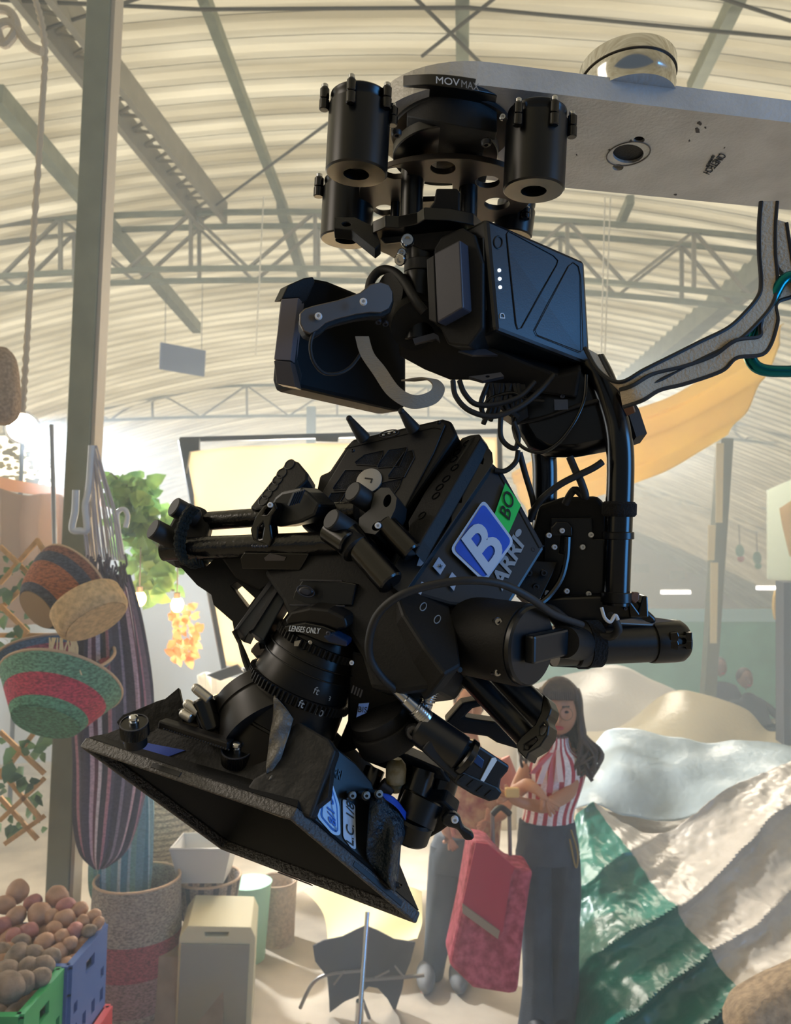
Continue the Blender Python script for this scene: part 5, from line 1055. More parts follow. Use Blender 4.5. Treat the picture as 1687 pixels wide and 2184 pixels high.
# perforated bar
pb=PL((540,1080,.98),(640,990,1.0),(560,1090,.97))
c=B(); c.pp(pb,[(608,988),(622,979),(636,984),(656,1008),(654,1024),(600,1075),(545,1088),(532,1082)],.03); c.build('perforated_bar',mtt,T,sm=0,bev=.003)
for x,y in ((618,991),(601,1010),(592,1024),(583,1038),(570,1054),(562,1068)):
    c=B(); c.tube([onplane(a,b_,pb)+pb[1]*.0006 for a,b_ in circ(x,y,8,12,14,.8)],.0008,5,0,closed=True); c.build('bar_hole_rim',gry,T)
    c=B(); c.prism([onplane(a,b_,pb)+pb[1]*.0004 for a,b_ in circ(x,y,7,11,14,.8)],-pb[1]*.0006); c.build('bar_hole',grv,T,sm=0)
# lower-left frame
c=B(); c.pp(PL((350,1180,.99),(500,1300,.96),(600,1200,.97)),[(345,1172),(440,1190),(470,1165),(600,1165),(630,1210),(600,1230),(560,1290),(520,1370),(500,1352),(495,1325),(455,1290),(450,1268),(420,1248),(390,1215)],.03,[[(429,1192),(446,1182),(456,1192),(440,1208)],[(492,1250),(505,1240),(543,1275),(528,1296)]]); c.build('side_frame',mtt,T,sm=0,bev=.003)
c=B(); c.pp(PL((510,1180,.93),(640,1185,.92),(520,1210,.93)),[(512,1190),(516,1214),(640,1216),(660,1180),(520,1178)],.02); c.build('cross_plate',gls,T,sm=0,bev=.0015)
c=B(); c.pp(PL((560,1180,.92),(610,1190,.92),(565,1200,.92)),[(563,1190),(575,1180),(610,1188),(606,1196),(566,1196)],.008); c.build('cross_plate_lip',mat('satin_grey','3a3837'),T,sm=0)
c=B(); c.pp(PL((470,1180,.96),(540,1180,.95),(480,1240,.96)),[(455,1168),(560,1165),(620,1200),(600,1230),(555,1262),(500,1232)],.03); c.build('web_plate',mtt,T,sm=0,bev=.003)
for a in ([(510,1365,.93),(525,1420,.92),(555,1470,.91),(560,1482,.91)],[(562,1425,.93),(558,1450,.92),(560,1480,.91)],[(498,1345,.93),(520,1390,.93),(540,1440,.92),(558,1475,.91)]):
    c=B(); c.tube([P(*q) for q in a],.0026,8); c.build('hanging_cable',rub,T)
# right rod clamps (near camera)
c=B(); c.pp(PL((765,1100,.90),(840,1060,.89),(790,1140,.88)),[(766,1105),(790,1085),(798,1052),(812,1040),(830,1040),(846,1062),(843,1085),(832,1108),(800,1140),(778,1136),(765,1120)],.03,[circ(826,1068,8,14,14,.3),circ(806,1122,14,9,14,-.5)]); c.build('rod_clamp',mat('bracket_navy','0e1318'),T,sm=30,bev=.004)
bolt(806,1121,.875,7,T)
for a,e,r_ in (((735,1130,.90),(835,1245,.86),.0165),((820,1115,.89),(880,1180,.87),.0135),((700,1130,.9),(745,1160,.88),.015)):
    c=B(); c.cyl(P(*a),P(*e),r_,bev=.002); c.build('cross_rod',gls,T)
c=B(); c.cyl(P(735,1140,.90),P(765,1175,.885),.0195,bev=.003); c.build('rod_collar',mtt,T)
# ---- lens
LN=thing('cine_lens',P(670,1430,.92),'black cine lens with geared focus rings between camera and matte box','lens'); t=LN
la=P(715,1300,.93); le=P(585,1585,.93); ax=(le-la); LL=ax.length; axn=ax.normalized(); r0=.058
def seg_(t0,t1,r,name,m,gear=0,r1=None):
    c=B(); p0=la+axn*LL*t0; L=LL*(t1-t0); r1=r1 or r
    if gear:
        N=gear*2; u=axn.orthogonal().normalized(); w=axn.cross(u); vs=[]
        for z in (0,L):
            for i in range(N*2):
                a=2*PI*i/(N*2); rr_=r*(1.03 if (i//2)%2 else .97); vs.append(p0+axn*z+(u*math.cos(a)+w*math.sin(a))*rr_)
        n=N*2; c.add(vs,[(i,(i+1)%n,n+(i+1)%n,n+i) for i in range(n)]+[tuple(range(n)),tuple(range(2*n-1,n-1,-1))])
        return c.build(name,m,LN,sm=20)
    c.rev(p0,axn,[(0,r-.001),(.001,r),(L-.001,r1),(L,r1-.001)],64); return c.build(name,m,LN)
lm=mat('lens_barrel','1a1918',.34,metal=.5,var=.08)
seg_(.02,.12,.040,'lens_mount',blk); seg_(.12,.22,.050,'iris_ring',lm,r1=.054); seg_(.22,.27,.0555,'gear_ring',mtt,gear=56)
seg_(.27,.55,.0555,'lens_barrel',lm,r1=.062); seg_(.55,.61,.066,'focus_gear_ring',mtt,gear=70); seg_(.61,.82,.0635,'focus_barrel',lm,r1=.066); seg_(.82,.84,.0662,'barrel_groove',grv); seg_(.84,1.1,.066,'front_barrel',lm)
for k_ in (.33,.40):
    seg_(k_,k_+.006,.0592+(k_-.33)*.02,'barrel_line',grv)
c=B(); c.pp(PL((610,1310,.885),(740,1310,.86),(650,1350,.88)),[(607,1322),(620,1305),(660,1296),(700,1300),(735,1318),(740,1340),(720,1345),(690,1335),(650,1330),(612,1335)],.03); c.build('mount_lever',mat('satin_black','1c1b1b',.4,metal=.3),LN,sm=0,bev=.003)
c=B(); c.pp(PL((610,1340,.88),(740,1340,.86),(650,1370,.88)),[(604,1338),(650,1330),(690,1338),(725,1352),(742,1372),(736,1382),(690,1372),(640,1352),(612,1350)],.03); c.build('mount_band',blk,LN,sm=0,bev=.002)
tfit('band_text','LENSES ONLY',mat('print_white','cfd6de'),LN,P(616,1346,.850),P(681,1352,.838),P(619,1334,.850))
c=B(); c.pp(PL((690,1355,.855),(740,1370,.85),(700,1380,.855)),[(688,1358),(712,1352),(742,1368),(740,1380),(700,1370)],.02); c.build('blue_latch',mat('blue_latch','0a2448',.25),LN,sm=0,bev=.002)
bolt(700,1351,.85,5,LN,m=lgt); bolt(662,1370,.86,5,LN,m=slv); bolt(750,1414,.86,5,LN)
c=B(); c.pp(PL((625,1365,.87),(645,1372,.87),(630,1385,.87)),[(628,1368),(642,1365),(636,1378),(627,1378)],.006); c.build('index_tab',slv,LN,sm=0)
for s_,x,y,z_ in (('15',575,1478,.01),('ft',675,1474,.012),('ft',643,1502,.012),('10',680,1520,.011),('8',702,1490,.008)):
    text('scale_mark',s_,mat('print_grey','8f9aa6'),LN,P(x,y,.858+.0004*abs(x-640)),RT*1-UP*.45,UP+RT*.4,z_)
# bracket left of lens
c=B(); c.pp(PL((535,1385,.94),(600,1400,.93),(560,1410,.93)),[(532,1386),(545,1370),(560,1362),(620,1370),(640,1390),(600,1420),(562,1418),(545,1400)],.03); c.build('support_clamp',mtt,LN,sm=0,bev=.003)
c=B(); c.pp(PL((535,1385,.925),(570,1375,.925),(560,1400,.925)),[(534,1390),(542,1376),(552,1372),(556,1385),(572,1382),(560,1398),(545,1400)],.01); c.build('clamp_wing',mat('satin_grey','3a3837'),LN,sm=0,bev=.001)
# ---- matte box
MB=thing('matte_box',P(520,1700,.9),'large black matte box hood with taped top and stickers, facing down left','matte box'); t=MB
TL=P(168,1592,.93); TR=P(622,1748,.80); BR=P(889,1972,.88); BL=P(470,1812,1.03)
nrm=(TR-TL).cross(BL-TL).normalized()
if nrm.dot(CP-TL)<0: nrm=-nrm   # faces the viewer / downwards
back=-nrm
cen=(TL+TR+BR+BL)/4
def inset(k,o=0): return [p+(cen-p)*k+nrm*o for p in (TL,TR,BR,BL)]
rim_d=.014
# rim frame
out=inset(0); inn=inset(.045); c=B()
vs=out+inn+[p+back*rim_d for p in out]+[p+back*rim_d for p in inn]; fs=[]
for i in range(4):
    j=(i+1)%4; fs+=[(i,j,4+j,4+i),(i,8+i,8+j,j),(8+i,12+i,12+j,8+j),(4+i,4+j,12+j,12+i)]
c.add(vs,fs); c.build('hood_rim',mat('rim_brown','2e2a27',.45,bump=.35,bs=260,spec=.8),MB,sm=0,bev=.003)  # rim slightly lighter and browner than the hood shell
# hood shell: lofts from rim back to small rear opening
rc=cen+back*.115; rear=[rc+(p-cen)*.50 for p in (TL,TR,BR,BL)]
mid=[p+(cen-p)*.10+back*.03 for p in (TL,TR,BR,BL)]
c=B(); vs=[p+back*rim_d for p in inset(.02)]+mid+rear; fs=[]
for a in (0,4):
    for i in range(4):
        j=(i+1)%4; fs.append((a+i,a+j,a+4+j,a+4+i))
c.add(vs,fs); c.build('hood_shell',mtt,MB,sm=0,solid=.003)
c=B(); c.prism(rear,back*.03); c.build('filter_stage',mtt,MB,sm=0,bev=.003)
# recess marks on the rim
def rimpt(a,b_,u,o=0,z=.007): return a.lerp(b_,u)+back*z
def rimslot(a,b_,u0,u1,m,nm):
    side=(b_-a).cross(nrm).normalized(); 
    if side.dot(cen-a)>0: side=-side
    c=B(); q=[a.lerp(b_,u0)+back*.004,a.lerp(b_,u1)+back*.004,a.lerp(b_,u1)+back*.010,a.lerp(b_,u0)+back*.010]; c.prism([p+side*.0008 for p in q],-side*.001); c.build(nm,m,MB,sm=0,bev=.0005)
rimslot(TL,TR,.36,.50,grv,'rim_slot'); rimslot(TR,BR,.45,.85,grv,'rim_slot')
c=B(); q=inset(.02,.001); a,b_=q[3],q[2]; c.prism([a.lerp(b_,.33),a.lerp(b_,.52),a.lerp(b_,.52)+(cen-b_)*.03,a.lerp(b_,.33)+(cen-a)*.03],nrm*.001); c.build('inner_tab',mat('tab_grey','26272a',.5),MB,sm=0)
# top tray + flag plate
tpn=PL((275,1545,.94),(560,1700,.84),(600,1560,.88))
c=B(); c.pp(tpn,[(192,1578),(276,1545),(330,1552),(400,1560),(520,1590),(700,1600),(712,1600),(700,1700),(650,1740),(600,1742),(520,1712)],.012); c.build('top_flag',mat('flag_black','0b0b0c',.7,bump=.2,bs=200),MB,sm=0,bev=.001)
c=B(); c.pp((tpn[0]+tpn[1]*.001,tpn[1]),[(248,1590),(280,1578),(395,1600),(338,1621)],.0008); o=c.build('blue_tape',mat('blue_tape','0d3fa8',.6),MB,sm=0); o['label']='bright blue tape patch'
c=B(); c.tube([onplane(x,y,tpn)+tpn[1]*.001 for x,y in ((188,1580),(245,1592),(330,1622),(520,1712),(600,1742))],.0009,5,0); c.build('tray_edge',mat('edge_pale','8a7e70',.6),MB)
# lens ring tube behind tray
c=B(); c.rev(P(560,1480,.95),P(600,1590,.90)-P(560,1480,.95),[(0,.060),(.003,.064),(.02,.064),(.021,.062),(.04,.066),(.06,.066)],48); c.build('clamp_ring',mat('satin_black','1c1b1b'),MB)
c=B(); c.pp(PL((430,1520,.91),(640,1570,.88),(440,1560,.90)),[(470,1500),(540,1492),(585,1505),(590,1540),(585,1600),(545,1598),(470,1570),(420,1545),(440,1520)],.03); c.build('ring_shroud',mtt,MB,sm=0,bev=.003)
for k_ in range(3):
    c=B(); c.tube([P(470+k_*6,1505+k_*18,.905-.006*k_),P(530,1512+k_*20,.897-.006*k_),P(590,1535+k_*20,.888-.006*k_)],.0009,5,0); c.build('shroud_line',gry,MB)
text('size_text','650',mat('print_grey','8f9aa6'),MB,P(560,1580,.868),RT-UP*.2,UP,.011)
# flag cloth scrap at the far left
c=B(); c.pp(PL((250,1540,.93),(380,1500,.94),(290,1580,.92)),[(248,1540),(262,1524),(290,1514),(335,1495),(352,1490),(381,1466),(388,1500),(440,1510),(440,1540),(400,1552),(330,1560),(285,1560),(262,1560)],.01); c.build('cloth_flap',mat('flap_black','0a0a0a',.8,bump=.4,bs=60),MB,sm=0,bev=.001)
# knurled knobs
for x,y,r_ in ((288,1540,30),(506,1596,34)):
    d=.88; up2=(UP*.9-FW*.35+RT*.05).normalized(); c0=P(x,y+26,d); rr_=r_*d/F; c=B()
    u=up2.orthogonal().normalized(); w=up2.cross(u); N=60; vs=[]
    for z in (0,.016):
        for i in range(N*2):
            a=2*PI*i/(N*2); q=rr_*(1.0 if i%2 else .955); vs.append(c0+up2*z+(u*math.cos(a)+w*math.sin(a))*q)
    n=N*2; c.add(vs,[(i,(i+1)%n,n+(i+1)%n,n+i) for i in range(n)]+[tuple(range(n)),tuple(range(2*n-1,n-1,-1))]); kn=c.build('knurled_knob',blk,MB,sm=10)
    c=B(); c.ring(c0+up2*.0165,up2,rr_*.98,rr_*.90,.0012,40); c.build('knob_rim',lgt,kn)
    c=B(); c.rev(c0+up2*.016,up2,[(0,.0055),(.003,.0055),(.003,.004),(.006,.004),(.0065,.0055),(.009,.005),(.0105,.003)],18); c.build('knob_screw',slv,kn)
    c=B(); c.cyl(c0-up2*.014,c0,rr_*.8); c.build('knob_stem',mtt,kn)
c=B(); c.bar(P(345,1542,.90),P(492,1588,.87),.016,.010,UP); c.build('flag_arm',mat('satin_black','1c1b1b'),MB,sm=0,bev=.002)
for i in range(26):
    c=B(); u=i/25; c.ball(P(350+138*u,1555+44*u,.888-.03*u),.0012,seg=6,rg=4); c.build('arm_stitch',gry,MB)
# small clamp with silver screws
c=B(); c.bar(P(400,1530,.93),P(470,1505,.92),.03,.028,UP); c.cyl(P(430,1490,.91),P(455,1560,.90),.014,bev=.002); c.build('flag_clamp',gls,MB,bev=.002)
for x,y,x2,y2 in ((418,1468,448,1492),(400,1502,425,1520),(392,1522,410,1532)):
    c=B(); c.cyl(P(x,y,.905),P(x2,y2,.90),.0062,bev=.001); c.ball(P(x,y,.905),.0058); c.build('clamp_screw',mat('worn_steel','c4c0b8',.35,metal=.8),MB)
# tape strips over the front
c=B(); c.grid(sheet([[(585,1480,.87),(602,1500,.865),(625,1535,.86)],[(580,1540,.862),(597,1545,.855),(618,1560,.855)],[(570,1610,.85),(586,1612,.845),(600,1615,.848)],[(568,1660,.845),(574,1662,.842),(580,1662,.845)]],10,24,lambda u,v,p:-FW*(.003*math.sin(v*17+u*5)))); c.build('gaffer_tape',mat('gaffer_tape','6a6864',.5,metal=.2,bump=.4,bs=120),MB,solid=.0006)
# big black tape wrap & right side plate
spn=PL((600,1600,.855),(720,1560,.85),(640,1745,.81))
c=B(); c.pp(spn,[(604,1502),(640,1540),(700,1575),(715,1600),(701,1640),(682,1690),(662,1745),(640,1738),(585,1700),(513,1700),(540,1660),(575,1640),(600,1560)],.02); c.build('tape_wrap',mat('wrap_black','0c0c0c',.6,bump=.5,bs=30),MB,sm=0,bev=.003)
spr=PL((700,1600,.85),(850,1750,.90),(700,1800,.83))
c=B(); c.pp(spr,[(712,1590),(760,1628),(794,1668),(800,1690),(850,1720),(860,1760),(850,1900),(838,1896),(760,1830),(690,1770),(655,1738),(690,1690),(702,1640)],.03); c.build('side_plate',mat('side_navy','0c1115',.45),MB,sm=0,bev=.002)
def Q(x,y,o=0): return onplane(x,y,spr)+spr[1]*o
tfit('maker_logo','ARRI',mat('faint_print','1d2730',.4),MB,Q(700,1652,.0008),Q(726,1664,.0008),Q(704,1632,.0008),bold=.02)
def stk(name,poly,m,o,lab=None):
    c=B(); c.prism([Q(x,y,o) for x,y in poly],-spr[1]*.0006); ob=c.build(name,m,MB,sm=0)
    if lab: ob['label']=lab
stk('sticker_border',rnd([(688,1666),(706,1668),(722,1716),(724,1782),(708,1780),(674,1742)],8),mat('sticker_white2','a9cdf0',.5),.002,'pale blue rounded sticker reading 8/1 50')
stk('sticker_line',rnd([(690,1672),(704,1674),(717,1718),(719,1775),(708,1773),(680,1740)],8),mat('sticker_line','1c5fb0',.5),.0024)
stk('sticker_fill',rnd([(691,1676),(703,1678),(714,1719),(716,1770),(709,1768),(684,1740)],7),mat('sticker_white2','a9cdf0'),.0028)
tfit('sticker_text','8/1 SO',mat('blue_ink','1c5fc0',.5),MB,Q(713,1764,.0034),Q(704,1680,.0034),Q(697,1752,.0034),bold=.02)
stk('white_tape',rnd([(729,1703),(755,1716),(757,1812),(747,1808),(730,1785)],6),mat('white_tape','b4c4d8',.5),.002,'white tape with handwritten L.C. 1/8')
tfit('tape_text','L.C. 1/8',mat('ink','101010'),MB,Q(751,1804,.0026),Q(752,1716,.0026),Q(735,1793,.0026))
for x,y in ((752,1697),(782,1697),(809,1694)):
    c=B(); c.cyl(P(x-22,y-2,.88),P(x-1,y,.845),.0052,bev=.0005); c.build('pin',gls,MB); bolt(x,y,.845,8,MB,m=mat('pin_face','7f95a8',.4))
# draped gaffer tape on the right
c=B(); c.grid(sheet([[(790,1700,.86),(820,1695,.86),(850,1715,.87),(866,1745,.88)],[(785,1760,.85),(815,1745,.845),(840,1755,.85),(862,1775,.87)],[(782,1820,.855),(815,1815,.85),(835,1800,.85),(852,1810,.87)],[(795,1850,.86),(822,1868,.855),(835,1860,.86),(848,1850,.87)],[(815,1870,.865),(835,1888,.865),(845,1895,.87),(850,1890,.88)]],24,32,lambda u,v,p:-FW*(.008*noise.noise(p*30)+.006*math.sin(u*7+v*5))))
c.build('draped_tape',mat('draped_tape','12212c',.42,bump=.8,bs=130),MB,solid=.001)
c=B(); c.grid(sheet([[(810,1690,.855),(840,1700,.86),(868,1735,.875)],[(822,1705,.852),(848,1725,.857),(866,1752,.872)]],12,4)); o=c.build('blue_tape',mat('blue_tape','0d3fa8'),MB,solid=.0006); o['label']='bright blue tape strip'
c=B(); c.tube([P(770,1845,.87),P(815,1872,.87),P(848,1888,.87),P(852,1888,.87)],.0035,8); c.build('velcro_loop',rub,MB)
# ---- focus motor assembly lower right
FMt=thing('focus_motor',P(900,1580,.92),'black lens motor with silver connectors and a white stripe, right of the lens','lens motor'); t=FMt
ua=(UP*.86-RT*.42-FW*.2).normalized()
c=B(); c0=P(840,1580,.90); c.rev(c0,ua,[(0,.040),(.003,.0425),(.026,.0425),(.028,.041),(.028,.038),(.042,.037),(.044,.034)],48); c.build('gear_housing',mtt,FMt)
c=B(); c.pp(PL((764,1500,.85),(786,1500,.85),(765,1520,.85)),[(765,1502),(787,1500),(782,1520),(760,1530)],.003); c.build('paper_label',mat('label_blue','6a86b8',.5),FMt,sm=0)
text('label_text','BIS',mat('ink','101010'),FMt,P(773,1514,.847),RT-UP*.1,UP,.009)
c=B(); c.cyl(P(890,1545,.86),P(985,1610,.85),.0215,bev=.003); c.build('motor_can',mat('navy_black','0d1116'),FMt)
c=B(); c.cyl(P(1000,1620,.85),P(985,1608,.85),.0225,bev=.002); c.build('motor_rim',gls,FMt)
bp=PL((980,1610,.84),(1088,1640,.85),(1020,1690,.84))
c=B(); c.pp(bp,[(985,1570),(1010,1582),(1088,1634),(1084,1646),(1070,1662),(1066,1682),(1072,1690),(1062,1700),(1040,1702),(1010,1690),(975,1668),(920,1620),(900,1600),(930,1560)],.035); c.build('motor_box',mat('bracket_navy','0e1318'),FMt,sm=0,bev=.003)
c=B(); c.pp((bp[0]+bp[1]*.0015,bp[1]),[(1049,1617),(1057,1616),(1060,1622),(1032,1668),(1026,1670),(1025,1664)],.002); o=c.build('white_stripe',mat('stripe_white','d8e4ec',.5),FMt,sm=0); o['label']='white reflective stripe'
c=B(); c.pp((bp[0]+bp[1]*.002,bp[1]),[(982,1575),(1033,1622),(1028,1640),(972,1596)],.004); c.build('blue_rail',mat('blue_rail','123a66',.35),FMt,sm=0,bev=.0008)
c=B(); c.pp((bp[0]+bp[1]*.002,bp[1]),[(975,1658),(985,1645),(1060,1678),(1072,1690),(1062,1706),(1044,1710),(1010,1696),(970,1672)],.03); c.build('ribbed_base',mat('ribbed_dark','131412',.5),FMt,sm=0,bev=.002)
for x,y in ((985,1660),(1004,1672),(1024,1684),(1042,1694)):
    c=B(); c.pp((bp[0]+bp[1]*.0035,bp[1]),[(x-8,y+4),(x+6,y-9),(x+14,y-6),(x,y+8)],.003); c.build('base_slot',grv,FMt,sm=0)
bolt(881,1562,.845,17,FMt,m=mat('connector_dark','55565a',.3,metal=.9),name='socket')
# silver connectors
c=B(); c.rev(P(912,1535,.85),P(850,1476,.85)-P(912,1535,.85),[(0,.0085),(.004,.0095),(.016,.0095),(.017,.008),(.034,.0078),(.035,.0065),(.05,.006)],24); o=c.build('silver_connector',slv,FMt)
for i in range(6):
    c=B(); c.ring(P(906-4*i,1529-3.8*i,.85),P(912,1535,.85)-P(850,1476,.85),.0102,.009,.0009,20); c.build('knurl_ring',slv,o)
c=B(); c.rev(P(895,1532,.87),P(925,1460,.87)-P(895,1532,.87),[(0,.0085),(.02,.0085),(.021,.0075),(.036,.0078),(.04,.006)],24); o=c.build('silver_connector',slv,FMt)
for i in range(5):
    c=B(); c.ring(P(912+2*i,1492-5*i,.87),P(925,1460,.87)-P(895,1532,.87),.0094,.008,.0009,20); c.build('knurl_ring',slv,o)
# rods below
for a,e,r_ in (((800,1640,.92),(770,1720,.90),.0125),((900,1640,.92),(865,1760,.90),.0185),((955,1640,.94),(925,1730,.93),.0185)):
    c=B(); c.cyl(P(*a),P(*e),r_); c.build('support_rod',gls,FMt)
c=B(); c.cyl(P(905,1700,.90),P(882,1755,.89),.0255,bev=.002); c.cyl(P(884,1745,.885),P(868,1790,.885),.0245,bev=.003); c.build('rod_sleeve',blk,FMt)
c=B(); c.pp(PL((880,1720,.9),(960,1730,.89),(920,1790,.9)),[(900,1705),(945,1708),(975,1735),(960,1760),(940,1775),(905,1795),(880,1790),(890,1750)],.03); c.build('rod_block',mtt,FMt,sm=0,bev=.003)
c=B(); c.pp(PL((950,1740,.875),(1010,1790,.875),(940,1760,.875)),[(945,1745),(955,1735),(972,1735),(982,1745),(988,1765),(1006,1776),(1013,1785),(1008,1794),(992,1794),(975,1770),(955,1765),(942,1758)],.012); c.build('clamp_lever',mat('bracket_navy','0e1318'),FMt,sm=0,bev=.003)
bolt(970,1749,.868,8,FMt)
c=B(); c.pp(PL((770,1590,.93),(880,1640,.92),(780,1640,.93)),[(770,1590),(790,1588),(870,1610),(940,1640),(960,1670),(880,1650),(820,1640),(780,1625)],.03); c.build('bridge_plate',mtt,FMt,sm=0,bev=.002)
c=B(); c.pp(PL((765,1595,.9),(795,1590,.9),(770,1615,.9)),[(766,1602),(772,1593),(790,1588),(785,1612),(772,1618),(765,1612)],.006,[circ(773,1605,3.5,4,10)]); c.build('lug_tab',mat('satin_tan','5a4a40',.35,metal=.6),FMt,sm=0,bev=.0008)
c=B(); c.rev(P(846,1618,.9),P(842,1690,.9)-P(846,1618,.9),[(0,.006),(.006,.011),(.012,.0125),(.028,.012),(.032,.008),(.040,.006)],20); o=c.build('taped_connector',mat('yellow_tape','7a6a34',.5,col2='b0ac9c',vs=60),FMt)
c=B(); c.cyl(P(812,1672,.9),P(835,1690,.9),.0095,bev=.001); c.build('knurled_nut',lgt,FMt)
# lens support block between lens and motor (dark mass)
c=B(); c.pp(PL((740,1400,.90),(860,1480,.89),(760,1600,.92)),[(740,1385),(800,1400),(870,1470),(900,1520),(880,1580),(800,1560),(770,1545),(760,1600),(735,1610),(715,1600),(740,1540)],.05); c.build('gear_arm',mtt,FMt,sm=0,bev=.004)
for i in range(4):
    c=B(); c.bar(P(755+i*6,1462+i*3,.868),P(750+i*6,1478+i*3,.868),.0015,.002); c.build('tick_mark',lgt,FMt,sm=0)
# ---- cables
def cable(name,pts,r,lab,m=None,cat='cable'):
    c=B(); c.tube([P(*q) for q in pts],r,10,8); tag(c.build(name,m or rub),lab,cat)
cable('lens_cable',[(852,1478,.85),(815,1445,.84),(790,1405,.83),(788,1360,.82),(806,1310,.81),(850,1272,.80),(920,1248,.80),(1000,1238,.80),(1070,1246,.81),(1130,1275,.83),(1180,1310,.87),(1240,1332,.92)],.0046,'thick black cable arching over the camera side to the connector')
cable('power_cable',[(1300,1312,.95),(1312,1325,.94),(1318,1345,.94),(1298,1358,.95),(1240,1345,.96),(1180,1300,.97),(1150,1296,.98)],.0052,'black cable looping beside the tilt base with a white tag')
c=B(); c.tube([P(1283,1296,.935),P(1290,1318,.93),P(1302,1326,.93),P(1312,1312,.93),P(1318,1322,.93)],.0022,8); tag(c.build('cable_tag',mat('white_tag','c8ccd0',.5)),'thin white tag wrapped round the looping cable','tag')
cable('arched_cable',[(786,628,1.0),(792,598,1.0),(812,577,1.0),(840,580,.99),(865,605,.97),(885,640,.95),(905,665,.95)],.0062,'thick black cable arching behind the link arm')
cable('thin_cable',[(672,700,.91),(662,735,.91),(668,770,.92),(690,795,.94),(722,796,.95),(750,780,.97),(775,745,.99)],.0022,'thin cable loop hanging under the link arm')
cable('loose_cable',[(966,812,.96),(972,845,.955),(1000,875,.95),(1050,888,.95),(1105,870,.95),(1150,835,.955),(1180,800,.97)],.0036,'black cable loop below the big battery, lowest one')
cable('loose_cable',[(980,812,.965),(990,838,.96),(1015,862,.96),(1060,862,.96),(1110,845,.96),(1140,815,.97)],.0036,'black cable loop nested inside the lowest loop')
cable('loose_cable',[(1250,800,.96),(1246,850,.955),(1225,900,.95),(1190,945,.95),(1150,965,.955),(1110,950,.96),(1095,915,.97),(1100,890,.98)],.0024,'thin glossy cable swinging across the yoke shell',gls)
cable('loose_cable',[(1030,870,.97),(1045,850,.97),(1090,838,.97),(1120,850,.97),(1160,855,.97)],.0022,'thin cable lying on the cable bundle left of the yoke',gls)
cable('loose_cable',[(1068,890,.97),(1068,930,.97),(1082,950,.97),(1100,955,.97),(1105,930,.97),(1095,900,.97)],.0035,'short curled cable left of the yoke shell')
cable('loose_cable',[(1105,960,.98),(1100,985,.98),(1078,1004,.98),(1055,1003,.98)],.0035,'cable curling from yoke to the camera back')
cable('loose_cable',[(1108,965,.99),(1120,1010,.99),(1135,1060,.99),(1140,1090,1.0)],.0042,'straight black cable dropping left of the tubes')
cable('loose_cable',[(1285,985,.97),(1262,1000,.97),(1200,1030,.975),(1160,1060,.98),(1140,1085,.99),(1130,1110,1.0)],.0045,'black cable crossing between the two tubes')
cable('loose_cable',[(1215,975,.985),(1228,1005,.98),(1240,1030,.975),(1248,1060,.98),(1225,1045,.99),(1205,1075,1.0)],.0050,'black cable with connector hanging between the tubes')
c=B()
for i in range(9):
    x=1040+i*8; c.tube([P(x,820,.98),P(x+random.uniform(-15,15),860,.97),P(x+random.uniform(-20,20),885+random.uniform(-15,20),.98)],.0035,6,4)
c.pp(PL((1060,840,.99),(1120,850,.98),(1080,880,.98)),[(1040,815),(1120,820),(1125,870),(1090,890),(1060,870),(1035,858)],.03)
tag(c.build('cable_bundle',rub),'tangled bundle of black cables between the batteries','cable bundle',kind='stuff')
# webbing strap under battery (grey)
def strap(name,ctr,w,m,lab,th=.0022,d=None,edge=True,tilt=None):
    n=len(ctr); A=[];E=[]
    for i,(x,y,dd,ang) in enumerate(ctr):
        v=(RT*math.cos(ang)-UP*math.sin(ang)); A.append(P(x,y,dd)+v*w/2); E.append(P(x,y,dd)-v*w/2)
    t=thing(name,P(*ctr[n//2][:3]),lab,'strap')
    c=B(); c.band(A,E,th,8); c.build('webbing',m,t)
    if edge:
        for q in (A,E):
            c=B(); c.tube(q,.0028,6,8); c.build('black_edge',rub,t)
    return t
web=mat('grey_webbing','8a8274',.85,bump=.4,bs=260,stretch=(.4,3,3)); web2=mat('tan_webbing','b8a890',.85,bump=.45,bs=260)
strap('webbing_strap',[(772,718,.93,0),(783,755,.925,-.1),(808,790,.92,-.5),(840,835,.91,-.7),(880,857,.91,-1.3),(922,848,.92,-2.0),(935,825,.93,-2.7),(915,808,.94,-3.0),(870,812,.95,-3.1)],.017,web,'grey woven strap curling under the left battery',edge=False)
strap('webbing_strap',[(1640,430,.95,0),(1636,480,.95,.05),(1636,540,.95,-.1),(1640,600,.95,-.1),(1632,640,.94,.5),(1600,680,.93,.9),(1560,715,.925,1.1),(1500,745,.92,1.2),(1440,775,.915,1.3),(1380,805,.91,1.25),(1330,830,.91,1.0),(1290,800,.93,.6),(1262,750,.95,.5)],.020,web2,'twisted black-edged strap running from the plate to the gimbal')
strap('webbing_strap',[(1660,470,.97,.3),(1672,560,.97,-.2),(1690,610,.96,.8),(1650,630,.95,1.2),(1640,690,.94,-.1),(1625,735,.93,1.2),(1570,745,.92,1.5),(1530,775,.92,1.1),(1460,800,.915,1.5),(1400,815,.91,1.2),(1360,838,.90,1.0),(1325,850,.91,1.4)],.021,web2,'second black-edged strap folded below the first and through the carabiner')
# carabiner
c=B(); c.tube([P(x,y,.95) for x,y in ((1692,590),(1668,600),(1645,640),(1615,690),(1598,740),(1604,772),(1625,788),(1665,792),(1700,788),(1730,760),(1735,650),(1715,600))],.0075,16,8,closed=True); tag(c.build('carabiner',mat('teal_anodised','0f6b70',.2,metal=.85)),'teal metal carabiner at the right frame edge holding the straps','carabiner')
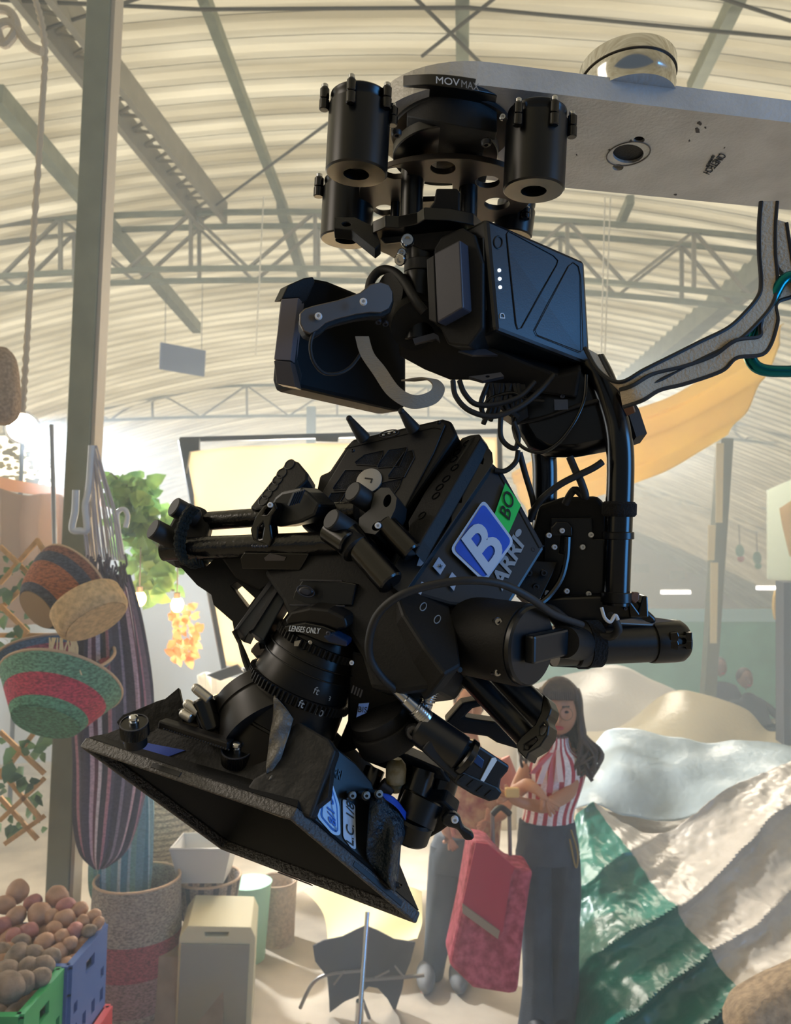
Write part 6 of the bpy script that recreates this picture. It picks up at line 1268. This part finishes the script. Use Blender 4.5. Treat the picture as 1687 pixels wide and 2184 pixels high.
# ================================================================== LIGHT
w=bpy.data.worlds.new('w'); S.world=w; w.use_nodes=True
bg=w.node_tree.nodes['Background']; bg.inputs[0].default_value=(.72,.86,1,1); bg.inputs[1].default_value=.16
def light(name,typ,loc,target,energy,col,size=1,sy=None,spread=None):
    l=bpy.data.lights.new(name,typ); l.energy=energy; l.color=col
    if typ=='AREA': l.shape='RECTANGLE'; l.size=size; l.size_y=sy or size
    if typ=='SUN': l.angle=math.radians(1.0)
    if typ=='SPOT': l.spot_size=spread; l.shadow_soft_size=size; l.spot_blend=.6
    o=bpy.data.objects.new(name,l); COL.objects.link(o); o.location=loc
    o.rotation_euler=(Vector(target)-Vector(loc)).to_track_quat('-Z','Y').to_euler(); return o
light('sun','SUN',(-20,30,30),(0,0,0),4.9,(1,.93,.80))
light('left_area_fill','AREA',(-9,6,2.6),(2,6,3.5),260,(.78,.89,1),5,4)  # added area fill from off-frame left; no door is built there
light('blue_film_lamp','AREA',(3.6,-.6,2.3),(.2,1.1,2.0),84,(.10,.42,1),1.6,2.0)
light('warm_film_lamp','AREA',(-2.2,.3,3.3),(0,1.0,2.0),11,(1,.88,.76),.9,.9)
light('rim_edge_fill','SPOT',(-1.9,1.35,3.3),tuple(P(380,1650,.9)),38,(1,.90,.80),.10,spread=math.radians(26))  # added warm spot that brightens the matte box rim
light('scrim_glow_fill','AREA',(-.45,6.4,2.2),(-.2,4.4,2.1),210,(1,.95,.86),1.5,1.1)  # unseen area light added so the scrim cloth glows
light('canopy_fill','AREA',(3.4,10.5,4.6),(2.6,6.5,3.4),200,(1,.95,.82),2,2)  # unseen fill added behind the canopy to brighten its cloth
light('low_sun_spot','SPOT',tuple(P(60,915,6.6)),tuple(P(1450,1900,3.8)),1900,(.84,.92,1),.12,spread=math.radians(62))  # spot added in place of the low sun, rakes haze and tarps
c=B(); c.box((0,19.6,2.46),21.5,36,4.9)
hz=c.build('haze',None,sm=-1); hm=bpy.data.materials.new('smoke_haze'); hm.use_nodes=True; nt=hm.node_tree
for n in list(nt.nodes): nt.nodes.remove(n)
o_=nt.nodes.new('ShaderNodeOutputMaterial'); vs=nt.nodes.new('ShaderNodeVolumeScatter'); vs.inputs['Color'].default_value=(.72,.86,1,1); vs.inputs['Density'].default_value=.05; vs.inputs['Anisotropy'].default_value=.35
nt.links.new(vs.outputs[0],o_.inputs['Volume']); hz.data.materials.append(hm)
tag(hz,'thin bluish smoke haze hanging in the hall','smoke',kind='stuff')
S.cycles.adaptive_threshold=.02; S.cycles.volume_bounces=2; S.cycles.max_bounces=7; S.cycles.diffuse_bounces=4; S.cycles.use_denoising=True; S.cycles.sample_clamp_indirect=6
S.cycles.caustics_reflective=False; S.cycles.caustics_refractive=False
S.view_settings.view_transform='Standard'; S.view_settings.look='None'; S.view_settings.gamma=1; S.view_settings.use_curve_mapping=False; S.view_settings.exposure=0
